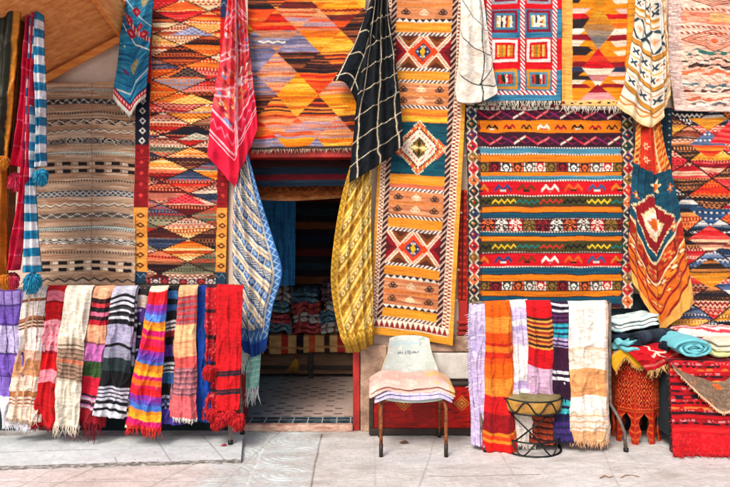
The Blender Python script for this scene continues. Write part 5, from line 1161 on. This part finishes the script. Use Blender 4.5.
# ------------------------------------------------------------------ drum stool with wire base
def stool():
    x, y, R = XW(531, -.46), -.46, .196
    root = thing("drum_stool", "round drum stool with ochre hide seat laced over a black wire base", "stool", (x, y, 0))
    M_HIDE = noise_mat("old_hide", (104, 92, 50), (150, 138, 92), 7, .75, .3, c3=(186, 170, 140)); M_OCH = noise_mat("ochre_hide", (146, 96, 30), (204, 158, 66), 9, .65, .4, c3=(214, 184, 116))
    top = MB().lathe([(0, .424), (.06, .423), (.12, .420), (.165, .414), (.188, .405), (.197, .395), (.199, .388)], x, y, 64).build("seat_skin", M_HIDE, root)
    MB().lathe([(.1985, .392), (.2035, .380), (.2045, .355), (.2025, .325), (.197, .304), (.188, .296), (.10, .294)], x, y, 64).build("drum_side", M_OCH, root)
    ring = lambda r, z, t: MB().tube([(x+r*math.cos(a*math.pi/32), y+r*math.sin(a*math.pi/32), z) for a in range(64)], t, 8, True)
    ring(.201, .391, .005).build("rim_ring", M_IRON, root); ring(.191, .297, .008).build("lower_ring", M_IRON, root)
    ring(.186, .098, .0065).build("middle_ring", M_IRON, root); ring(.198, .008, .0075).build("base_ring", M_IRON, root)
    wv = lambda z0, z1, r0, r1, n: [(x+(r0+(r1-r0)*f)*math.cos(a), y+(r0+(r1-r0)*f)*math.sin(a), z0+(z1-z0)*f) for a, f in ((k*2*math.pi/240, .5-.5*math.cos(k*2*math.pi*n/240)) for k in range(240))]
    MB().tube(wv(.304, .386, .2015, .2075, 8), .006, 6, True).build("lacing", M_IRON, root)
    MB().tube(wv(.010, .096, .197, .187, 6), .0055, 6, True).build("base_scroll", M_IRON, root)
    for k in range(4):
        for sg in (-1, 1):
            a = k*math.pi/2+.45; b = a+sg*1.25
            MB().tube([(x+.189*math.cos(a), y+.189*math.sin(a), .296), (x+.188*math.cos(b), y+.188*math.sin(b), .098)], .0058, 8).build("rod", M_IRON, root)
stool(); bpy.data.objects['drum_stool'].scale = (1.07, 1.07, 1.0)

# ------------------------------------------------------------------ octagonal carved table
def octagon():
    x, y = 2.065, -.215; Rc = .178; H = .655; a = 2*Rc*math.sin(math.pi/8)
    root = thing("carved_table", "octagonal red carved wooden side table with cusped arch legs", "table", (x, y, 0))
    T = [0, .02, .045, .075, .10, .13, .165, .195, .215, .238]; Wd = [.040, .041, .036, .022, .021, .034, .040, .030, .012, 0]
    nv, nh = 210, 40
    tt = np.linspace(H, 0, nv); hw = np.interp(tt, T, Wd)
    M = cloth_mat("red_lacquer", .45, 0, 60, .2)
    for k in range(8):
        th = k*math.pi/4; n = np.array((math.cos(th), math.sin(th), 0)); tg = np.array((-math.sin(th), math.cos(th), 0)); ap = Rc*math.cos(math.pi/8)
        Vs, Fs, Cs, off = [], [], [], 0
        for sg in (-1, 1):
            s = hw[:, None]+(a/2-hw[:, None])*np.linspace(0, 1, nh)[None]; Sx = sg*s; Tz = np.repeat(tt[:, None], nh, 1)
            col = np.ones((nv, nh, 3))*np.array((168, 30, 16.)); ax = np.abs(Sx)
            up = Tz > .262
            # carved arabesque: mirrored scroll lines
            wq = Tz+.012*(vn(ax*60, Tz*60, 4)-.5); wv = np.sin(ax*300+3.0*np.sin(wq*78))+np.sin(wq*185+3.2*np.cos(ax*140))+.9*(vn(ax*170, Tz*170, 6)-.5)
            leaf = (wv > .55) & up & (ax < a/2-.008); col[leaf] = (204, 84, 36); col[(wv > 1.25) & leaf] = (226, 128, 64)
            deep = (wv < -1.0) & up & (ax < a/2-.008); col[deep] = (112, 18, 12)
            col[(np.abs(Tz-.252) < .012)] = (206, 76, 30); col[(np.abs(Tz-.252) < .003)] = (120, 22, 12)
            legm = (~up) & (Tz < .24); col[legm & (np.sin(Tz*120+ax*60) > .6)] = (206, 84, 34)
            col[legm & (ax < hw[:, None]+.005)] = (196, 70, 30); col[ax > a/2-.006] = (190, 56, 24)
            col *= (.88+.24*vn(Sx*90+k*7, Tz*70, 2))[..., None]
            rel = .0025*leaf-.002*deep+.002*(np.abs(Tz-.252) < .012)
            G = np.array((x, y, 0))+n*(ap+rel[..., None])+tg*Sx[..., None]+np.array((0, 0, 1.))*Tz[..., None]
            i = np.arange(nv*nh).reshape(nv, nh); bq = i+nv*nh
            V = np.concatenate([G.reshape(-1, 3), (G-n*.016).reshape(-1, 3)]); cc = s2l(col)*ALB
            f = [np.stack([i[:-1, :-1], i[1:, :-1], i[1:, 1:], i[:-1, 1:]], -1).reshape(-1, 4), np.stack([bq[:-1, :-1], bq[:-1, 1:], bq[1:, 1:], bq[1:, :-1]], -1).reshape(-1, 4), np.stack([i[:-1, 0], bq[:-1, 0], bq[1:, 0], i[1:, 0]], -1), np.stack([i[-1, :-1], bq[-1, :-1], bq[-1, 1:], i[-1, 1:]], -1)]
            Vs.append(V); Fs.append(np.concatenate(f)+off); Cs += [cc.reshape(-1, 3), cc.reshape(-1, 3)*.8]; off += len(V)
        mesh_np("side_panel", np.concatenate(Vs), np.concatenate(Fs), M, root, np.concatenate(Cs), False)
    MB().color((150, 30, 18)).lathe([(0, H), (Rc+.016, H), (Rc+.02, H+.008), (Rc+.016, H+.02), (0, H+.02)], x, y, 8).build("table_top", M_PAINT, root, False)
    return x, y, H+.02
OX, OY, OZ = octagon()
TX = "textiles piled on the two tables"
# cloths on the octagonal table
def on_octagon():
    Yf = OY-.2
    # pale cloth with a yellow edge, hanging at the left front
    p = Pat(0, 0, 40, 48, (176, 160, 136), seed=211); p.m(p.v > .62, (232, 176, 40)); p.m(p.v > .93, (206, 150, 60)); p.m(((p.X % 9) < 2) & (p.v < .6), (206, 70, 50)); p.m((p.v < .5) & ((p.Y % 7) < 1.4), (120, 90, 80)); p.abrash(.1, 5, 1)
    G = coons(pw([(611, 349, OY-.02), (612, 354, Yf), (612, 365, Yf-.01), (616, 373, Yf-.01)], Yf), pw([(655, 349, OY-.02), (656, 354, Yf), (655, 362, Yf-.01), (652, 366, Yf-.01)], Yf), p.nu, p.nv, (), pw([(626, 358), (636, 368)], Yf-.01))
    o = sheet("yellow_edged_cloth", G, p.out(), .008, M_WOOL, None, tagd("taupe cloth with a yellow hem hanging from the carved table's left corner", "cloth", TX), full=True)
    fringe("fringe", o, G[-1], 40, .02, [(226, 190, 120)], .003)
    # red fringed cloth over the front right corner
    p = Pat(0, 0, 62, 46, (200, 18, 34), seed=213); p.m(vn(p.X/3, p.Y/3, 3) > .62, (180, 14, 30)); p.m(np.abs(p.X-.5*p.Y-16-2.2*(4*np.abs((p.Y/8) % 1-.5)-1)) < 1.2, (240, 216, 200)); p.m((np.abs(p.Y-34-1.2*np.sin(p.X/3)) < .9) & (p.X > 22), (236, 210, 190)); p.m((np.abs(p.v-.9) < .02), (236, 120, 110)); p.abrash(.1, 6, 1)
    G = coons(pw([(618, 341, OY+.02), (622, 347, Yf+.0), (632, 356, Yf-.03), (647, 371, Yf-.03)], Yf), pw([(668, 338, OY+.02), (672, 345, Yf), (677, 350, Yf-.02), (680, 356, Yf-.03)], Yf), p.nu, p.nv, (), pw([(662, 365)], Yf-.04))
    G = G-pleats(p.nu, p.nv, [(.3, .2, .02), (.7, .2, .03)], 5, .6)[..., None]*np.array((0, 1, 0))
    o = sheet("red_fringed_cloth", G, p.out(), .010, M_WOOL, None, tagd("red cloth with white zigzag and gold fringe draped over the carved table", "cloth", TX), full=True)
    fringe("fringe", o, G[-1], 60, .05, [(226, 190, 130), (206, 160, 90), (236, 210, 170), (150, 110, 60)], .005, .5)
    pompom(o, P(665, 345, Yf-.04), .045, [(20, 24, 40), (30, 36, 56)], 7)
    # rolled blankets
    def roll(name, label, a, b, r, cols, seed, turns=2.6):
        a, b = Vector(a), Vector(b); ax = (b-a).normalized(); u = ax.cross(Vector((0, 0, 1))).normalized(); w = u.cross(ax); n = 150; m = 44
        Vs = np.zeros((m, n, 3)); Cc = np.zeros((m, n, 3)); q = np.linspace(0, 1, n); th = q*turns*2*np.pi; rr = r*(.22+.78*q)
        for i in range(m):
            t = i/(m-1); c = a+(b-a)*t; e = 1-.10*abs(2*t-1)**6
            rad = rr*e*(1+.10*(vn(th*1.1+seed, q*0+t*5, seed)-.5)*2)
            Vs[i] = np.array(c)+np.cos(th)[:, None]*np.array(u)*rad[:, None]+np.sin(th)[:, None]*np.array(w)*rad[:, None]*.86
            Vs[i] += np.array(ax)*(.02*(vn(th*.8, q*0+3, seed)-.5))[:, None]
            Cc[i] = np.array(cols, float)[(np.floor(t*len(cols)*2.2).astype(int)) % len(cols)]*(1+.1*(vn(th*4, q*0+t*20, 3)[:, None]-.5))
        return sheet(name, Vs, s2l(np.clip(Cc, 0, 250))*ALB, -.006, M_COT, None, tagd(label, "blanket", TX), off=tuple(w), full=True)
    zt = OZ
    zz = zt+.01
    def wt(X, Y, k, t):
        o = np.ones(X.shape+(3,))*np.array((222, 236, 234.)); o[((X*.6+Y) % .10) < .03] = (166, 214, 218); o[vn(X*30, Y*30, 5) > .66] = (236, 240, 236); return o
    def nv_(X, Y, k, t):
        o = np.ones(X.shape+(3,))*np.array((24, 36, 52.)); o[((X*.4+Y+k*.03) % .13) < .03] = (50, 78, 96); return o
    folded("navy_blanket", "folded navy blanket lying under the white and mint one on the carved table", "blanket", XW(610, OY), XW(662, OY), OY-.13, OY+.16, zt+.03, .10, 2, nv_, 0, 222, TX, rough=.014, tilt=.10)
    folded("mint_blanket", "folded white and pale mint blanket topmost on the carved table", "blanket", XW(610, OY), XW(655, OY), OY-.10, OY+.16, zt+.145, .085, 3, wt, 0, 221, TX, rough=.010, tilt=.16)
    roll("denim_roll", "bunched dark denim blue roll at the front of the carved table", (XW(634, Yf), Yf-.03, ZW(337, Yf)), (XW(668, OY), OY+.0, ZW(333, OY)), .058, [(36, 46, 62), (50, 62, 80), (28, 36, 50)], 223, 3.8)
    cr = folded("turquoise_bundle", "crumpled turquoise cloth at the left front of the carved table", "cloth", XW(613, Yf), XW(640, Yf), Yf-.02, Yf+.14, zt+.03, .08, 2, solid(122, 204, 214), .02, 225, TX, rough=.03)
on_octagon()

# ------------------------------------------------------------------ low display table at right
TX0, TX1, TYF, TYB, TZ = XW(672, -.58), 3.25, -.58, -.08, .655
def display():
    root = thing("display_table", "low plank table hidden under a red rug at the right edge", "table", ((TX0+TX1)/2, (TYF+TYB)/2, 0))
    MB().box(TX0, TX1, TYF, TYB, TZ-.03, TZ).build("table_top", M_DARKWOOD, root, False, bevel=.004)
    for a in (TX0+.01, TX1-.07):
        for b in (TYF+.02, TYB-.08): MB().box(a, a+.05, b, b+.05, 0, TZ-.03).build("leg", M_DARKWOOD, root, False, bevel=.003)
    MB().box(TX0+.015, TX0+.03, TYF+.08, TYB-.09, .1, TZ-.03).build("side_board", M_DARKTEAL, root, False)
    # red rug over the front
    p = Pat(0, 0, 150, 152, (196, 18, 30), ppx=1.7, wob=.6, seed=231)
    for k in range(40):
        y = 52+k*2.9; c = [(196, 16, 30), (160, 14, 28), (206, 30, 36), (60, 16, 26), (190, 20, 32), (214, 40, 44)][int(hsh(np.array([k]), np.array([3]))[0]*6)]
        if y < 128: p.band(y, y+2.9, c)
    for y in (62, 71, 80, 92, 103, 112, 121): p.m((np.abs(p.Y-y) < 1.0) & (vn(p.X/1.8, p.Y/3, y) > .6), (206, 130, 134)); p.m((np.abs(p.Y-y-2.4) < 1) & (vn(p.X/3, p.Y/3, y+1) > .45), (40, 20, 30)); 
    for y in (69, 100): p.m((np.abs(p.Y-y) < 2) & (vn(p.X/8, p.Y/2, y) > .5), (30, 24, 40))
    for y in (76, 110): p.m((np.abs(p.Y-y) < 1) & (vn(p.X/5, p.Y/2, y) > .5), (226, 130, 60))
    p.m(p.Y > 132, (196, 20, 34)); p.m((p.Y > 132) & (vn(p.X/1.2, p.Y/2, 9) > .62), (212, 44, 46)); p.abrash(.14, 6, 1)
    path = resample([(TYB+.02, TZ+.012), (TYF+.02, TZ+.013), (TYF-.012, TZ+.002), (TYF-.022, TZ-.04), (TYF-.03, .35), (TYF-.05, .02), (TYF-.055, .008)], p.nv, False)
    u = np.linspace(0, 1, p.nu); v = np.linspace(0, 1, p.nv)[:, None]
    G = np.zeros((p.nv, p.nu, 3)); G[..., 0] = TX0-.022+u[None]*(TX1-TX0)+.012*(vn(v*6+0*u[None], 0*v+u[None]*0+2, 3)-.5)*(1-u[None]); G[..., 1] = path[:, 0][:, None]-np.clip(v-.42, 0, 1)*.05*(.5+.5*np.sin(u[None]*17+2*v))-.008*vn(u[None]*20, v*14, 5)*(v > .42); G[..., 2] = path[:, 1][:, None]+.002
    o = sheet("red_table_rug", G, p.out(), .007, M_WOOL, None, tagd("red tufted rug with white flecks covering the front of the low display table", "rug", TX), off=(0, .6, -.8), full=True)
    fringe("fringe", o, G[-1]+np.array((0, -.005, .012)), 150, .05, [(206, 24, 36), (176, 16, 30)], .004, .5, (0, -.8, -.12))
    fringe("side_fringe", o, G[100:250, 0], 40, .016, [(206, 40, 44), (170, 30, 40)], .002, .4, (-.7, -.1, -.6))
    # taupe cloth hanging as a triangle
    p = Pat(0, 0, 110, 62, (128, 106, 88), ppx=1.7, seed=233); p.m(vn(p.X/1.3, p.Y/1.3, 3) > .62, (146, 122, 102)); p.m((hsh(np.floor(p.X/2.2), np.floor(p.Y/2.2)) > .97), (206, 120, 80))
    p.dia(52, 34, 7, 3.5, (230, 150, 40)); p.dia(56, 40, 6, 2.6, (226, 110, 40)); p.dia(75, 28, 4, 2, (190, 60, 50)); p.m(p.v > .965, (236, 190, 150)); p.abrash(.12, 4, 1)
    Y2 = TYF-.075
    G = coons(pw([(671, 359, TYF+.14), (671, 364, TYF-.03), (672, 366, Y2+.02), (674, 369, Y2)], Y2), pw([(770, 357, TYF+.14), (770, 362, TYF-.03), (770, 372, Y2), (770, 398, Y2)], Y2), p.nu, p.nv, (), pw([(690, 386), (708, 403), (723, 414), (738, 408)], Y2))
    G[..., 1] -= .012*vn(u[None, :p.nu] if False else np.linspace(0, 9, p.nu)[None], np.linspace(0, 5, p.nv)[:, None], 4)
    o = sheet("taupe_cloth", G, p.out(), .007, M_WOOL, None, tagd("taupe woven cloth with a peach edge hanging in a point over the red table rug", "cloth", TX), full=True)
    fringe("fringe", o, G[-1], 90, .014, [(236, 190, 150), (226, 170, 130)], .0028, .3)
    zt = TZ+.026
    # turquoise roll seen from its end
    def spiral(name, label, cx, yf, depth, w, h, z0, col, seed, turns=2.2):
        n = 220; m = 30; q = np.linspace(0, 1, n); th = q*turns*2*np.pi-.6; rr = .16+.84*q
        V = np.zeros((m, n, 3)); Cc = np.ones((m, n, 3))*np.array(col, float)
        for i in range(m):
            t = i/(m-1)
            rad = rr*(1+.07*(vn(th*1.2+seed, q*0+t*4, seed)-.5)*2)*(1-.06*(1-t)**6)
            V[i, :, 0] = cx+np.cos(th)*rad*w/2; V[i, :, 2] = z0+h/2+np.sin(th)*rad*h/2; V[i, :, 1] = yf+depth*t+.03*(vn(th*.9, q*0+1, seed)-.5)
            V[i, :, 2] += .005*(vn(th*3, q*0+t*14, seed+5)-.5)+.004*ridge(th*1.4, q*0+t*7, seed+6); V[i, :, 2] = np.maximum(V[i, :, 2], z0)
        Cc *= (1+.12*(vn(V[..., 0]*120, V[..., 2]*120+V[..., 1]*60, 3)[..., None]-.5))
        return sheet(name, V, s2l(np.clip(Cc, 0, 250))*ALB, .020, M_COT, None, tagd(label, "blanket", TX), off=np.stack([-(np.cos(th)+0*V[..., 0]), 0*V[..., 0], -(np.sin(th)+0*V[..., 0])], -1).reshape(-1, 3), full=True)
    spiral("turquoise_roll", "loosely rolled turquoise blanket on the display table beside the carved table", XW(693, TYF), TYF-.03, .36, .29, .15, zt-.002, (116, 204, 216), 241, 3.6)
    rw = np.array([(236, 214, 206), (236, 214, 206), (206, 60, 74), (240, 222, 214), (214, 90, 96)], float)
    def rwf(X, Y, k, t): return rw[(np.floor((Y*1.0+X*.12)/.028+k*2).astype(int)) % 5]
    folded("striped_blanket", "folded pink and white striped blanket at the back of the display table", "blanket", XW(676, -.25), XW(757, -.25), -.33, -.09, zt+.085, .085, 2, rwf, 0, 243, TX, rough=.012, sag=.03)
    folded("wine_blanket", "folded wine red blanket beneath the pink and white striped one", "blanket", XW(678, -.25), XW(757, -.25), -.31, -.09, zt+.004, .08, 2, striped([(150, 24, 44), (190, 40, 56), (120, 20, 36)], .05), 0, 244, TX, rough=.008)
    folded("pale_green_blanket", "folded cream and pale green blanket at the front right of the display table", "blanket", XW(707, -.45), XW(760, -.45), -.56, -.34, zt+.004, .12, 3, lambda X, Y, k, t: np.ones(X.shape+(3,))*np.array([(206, 214, 150), (232, 226, 200), (226, 214, 190)], float)[k % 3], 0, 245, TX, rough=.010)
display()

# ------------------------------------------------------------------ inside the shop
def inside():
    Yb = 1.62; x0, x1 = XW(262, Yb), XW(350, Yb); zt = .49
    root = thing("wooden_bench", "dark timber bench inside the doorway under a pile of folded textiles", "bench", ((x0+x1)/2, Yb+.3, .05))
    MB().box(x0-.2, x1+.2, Yb, Yb+.65, zt-.05, zt-.01).build("bench_top", M_DARKWOOD, root, False, bevel=.004)
    M_PANEL = noise_mat("worn_bench_panel", (96, 70, 52), (140, 108, 84), 6, .8, .3, stretch=(.4, 4, 4))
    MB().box(x0-.2, x1+.2, Yb+.05, Yb+.07, .09, zt-.05).build("front_board", M_PANEL, root, False)
    for z in (.14, .30): MB().box(x0-.2, x1+.2, Yb+.02, Yb+.049, z, z+.035).build("rail", M_DARKWOOD, root, False, bevel=.003)
    for x in (x0-.1, XW(310, Yb)-.02, x1+.1): MB().box(x, x+.05, Yb-.002, Yb+.048, .05, zt-.05).build("leg", M_DARKWOOD, root, False, bevel=.003)
    p = Pat(0, 0, 110, 44, (214, 176, 120), ppx=1.5, seed=251)
    for x, w, c in ((6, 7, (190, 70, 50)), (16, 5, (50, 36, 44)), (32, 6, (190, 60, 50)), (46, 7, (40, 30, 40)), (58, 6, (206, 90, 60)), (72, 5, (60, 40, 50)), (84, 8, (180, 50, 50)), (97, 5, (40, 30, 40))): p.rect(x, -1, x+w, 50, c)
    p.m((p.Y % 8) < 1, (190, 140, 90)); p.abrash(.1, 5, 1)
    path = resample([(Yb+.6, zt), (Yb-.005, zt+.002), (Yb-.02, zt-.02), (Yb-.025, zt-.17)], p.nv, False)
    G = np.zeros((p.nv, p.nu, 3)); u = np.linspace(0, 1, p.nu); G[..., 0] = x0-.15+u[None]*(x1-x0+.3); G[..., 1] = path[:, 0][:, None]-.01*np.sin(u*30)[None]*(np.linspace(0, 1, p.nv)[:, None] > .7); G[..., 2] = path[:, 1][:, None]-.01*np.sin(u*7)[None]*(np.linspace(0, 1, p.nv)[:, None] > .9)
    sheet("bench_blanket", G, p.out(), .008, M_WOOL, None, tagd("tan, red and black striped blanket covering the bench inside the shop", "blanket"), off=(0, .5, -.9), full=True)
    R = random.Random(11)
    pal = [(60, 110, 140), (170, 70, 50), (50, 80, 100), (190, 150, 120), (130, 40, 50), (90, 130, 140), (70, 50, 60), (200, 110, 70), (150, 160, 160), (40, 60, 90)]
    desc = ["slate blue", "brick red", "dark teal", "beige", "maroon", "grey green", "dark plum", "rust orange", "pale grey", "navy"]
    places = ["lowest", "second", "third", "fourth", "fifth"]; cols3 = ["left", "middle", "right"]
    for r in range(5):
        for c in range(3):
            i = (r*3+c*4+r*r) % 10; w = .30
            a = x0+.0+c*.30+R.uniform(-.02, .02); z = zt+.012+r*.108
            if r == 4 and c == 1: continue
            b = np.minimum(np.array(pal[i], float)*1.3+12, 235); b2 = np.array(pal[(i+3) % 10], float)
            def cf(X, Y, k, t, b=b, b2=b2, s=r*3+c):
                o = np.ones(X.shape+(3,))*b; o[((X*1.0+Y*.3) % .09) < .022] = b2; o[vn(X*40, t*30, s) > .72] = np.minimum(235, b*1.5+30); return o
            folded("folded_textile", "%s folded textile, %s layer of the %s stack on the indoor bench" % (desc[i], places[r], cols3[c]), "textile", a, a+w-.012, Yb+.03+R.uniform(-.02, .03), Yb+.5, z, .112, 2, cf, .012, 260+r*3+c, "folded textiles stacked on the bench", rough=.03)
    # textiles hung inside
    p = Pat(0, 0, 50, 150, (60, 54, 64), seed=281)
    for k in range(10): p.band(k*15, k*15+8, [(130, 56, 50), (60, 84, 96), (160, 104, 66), (50, 64, 92)][k % 4])
    p.abrash(.1, 8, 1)
    drape("dark_wall_rug", p, [(294, 195), (294, 330)], [(340, 195), (340, 330)], 2.2, .01, ripples(p.nu, p.nv, .012, 1.5, 2), kw=tagd("dim striped rug on the back wall inside the shop", "rug"))
    p = Pat(0, 0, 36, 90, (70, 165, 245), seed=282); fib(p, .2); p.abrash(.1, 6, 1)
    drape("blue_cloth", p, [(260, 196), (260, 287)], [(296, 196), (295, 285)], 1.50, .01, pleats(p.nu, p.nv, [(.3, .2, .02), (.7, .2, .02)], 3), mat=M_COT, kw=tagd("plain deep blue cloth hanging inside the shop above the textile stacks", "cloth"), full=True)
    p = Pat(0, 0, 96, 24, (30, 50, 70), seed=283); p.band(0, 7, (60, 34, 34)); p.band(13, 18, (110, 26, 40)); p.band(18, 20, (40, 66, 84)); p.abrash(.12, 8, 1)
    drape("navy_valance", p, [(249, 160), (249, 187)], [(352, 160), (352, 186)], .20, .01, ripples(p.nu, p.nv, .012, 2.5, 2), kw=tagd("navy and maroon rug edge hanging just inside the doorway lintel", "rug"))
    p = Pat(0, 0, 96, 15, (150, 84, 40), seed=284); p.m(vn(p.X/3, p.Y/2, 3) > .55, (176, 104, 50)); p.m(p.Y > 12.5, (190, 130, 80)); p.zig(6, 2, 6, 1.4, (110, 50, 30)); p.abrash(.14, 6, 1)
    drape("orange_valance", p, [(240, 180), (240, 199)], [(356, 180), (356, 197)], .34, .01, ripples(p.nu, p.nv, .014, 2.2, 4), kw=tagd("brown and orange rug edge hanging behind the navy one in the doorway", "rug"), bottom=[(290, 201)])
    s = thing("straw_brush", "small fan of yellow straw leaning against the bench front", "brush", P(293, 372, Yb-.04))
    mb = MB(); c0 = Vector(P(297, 357, Yb-.03))
    for k in range(40): a = R.uniform(-.6, .15); mb.color((206, 160, 60) if k % 2 else (176, 130, 44)); mb.tube([c0, c0+Vector((.09*math.sin(a)*1.2, -.01, -.07)), c0+Vector((.17*math.sin(a)*1.3, -.03+.02*R.random(), -.15))], [.002, .003, .001], 4)
    mb.build("bristles", M_COT, s); MB().color((120, 60, 30)).tube([c0+Vector((0, 0, .05)), c0+Vector((-.004, 0, -.02))], .008, 8).build("binding", M_COT, s)
inside()

# ------------------------------------------------------------------ litter on the pavement
def leaf(name, label, px, py, Y, s, col, rot, z=.003):
    d = FPX*(H_CAM-z)/(py-HOR); c = Vector(((px-CXP)/FPX*d, d-D_WALL, z+.003)); mb = MB().color(col); pts = []
    for k in range(9):
        t = k/8; w = .35*math.sin(math.pi*min(1, t*.96+.03)); 
        for sg in (-1, 1): pts.append(Vector((s*(t-.5), sg*s*w, .12*s*abs(sg)*math.sin(3*t)+.1*s*t)))
    M3 = Matrix.Rotation(rot, 3, 'Z'); vs = [c+M3 @ p for p in pts]; n = len(vs); vs += [v+Vector((0, 0, .0015)) for v in vs]
    f = [(2*k, 2*k+2, 2*k+3, 2*k+1) for k in range(8)]; f += [tuple(i+n for i in q[::-1]) for q in f]; f += [(2*k, 2*k+n, 2*k+2+n, 2*k+2) for k in range(8)]+[(2*k+1, 2*k+3, 2*k+3+n, 2*k+1+n) for k in range(8)]
    mb.add(vs, f); mb.build(name, M_COT, None, True, tagd(label, "leaf"))
leaf("red_petal", "tiny red petal lying on the pavement step below the red scarf", 224, 446, 0, .045, (206, 24, 34), .3, .032)
leaf("dry_leaf", "curled brown leaf lying on the pavement under the chair", 404, 443.5, 0, .07, (130, 80, 46), -.2)
def twig(label, pts, r):
    mb = MB().color((150, 104, 66)); w = []
    for px, py in pts:
        d = FPX*(H_CAM-.006)/(py-HOR); w.append(((px-CXP)/FPX*d, d-D_WALL, .006+.004*(len(w) % 2)))
    mb.tube(w, [r*(1-.5*k/len(w)) for k in range(len(w))], 5); mb.build("dry_twig", M_COT, None, True, tagd(label, "twig"))
twig("short bent dry twig on the pavement below the carved table", [(600, 478), (605, 476), (609, 477.5), (613, 476.5)], .004)
twig("longer curved dry twig on the pavement just right of the short one", [(621, 477.5), (626, 475.5), (632, 475), (639, 477)], .0035)
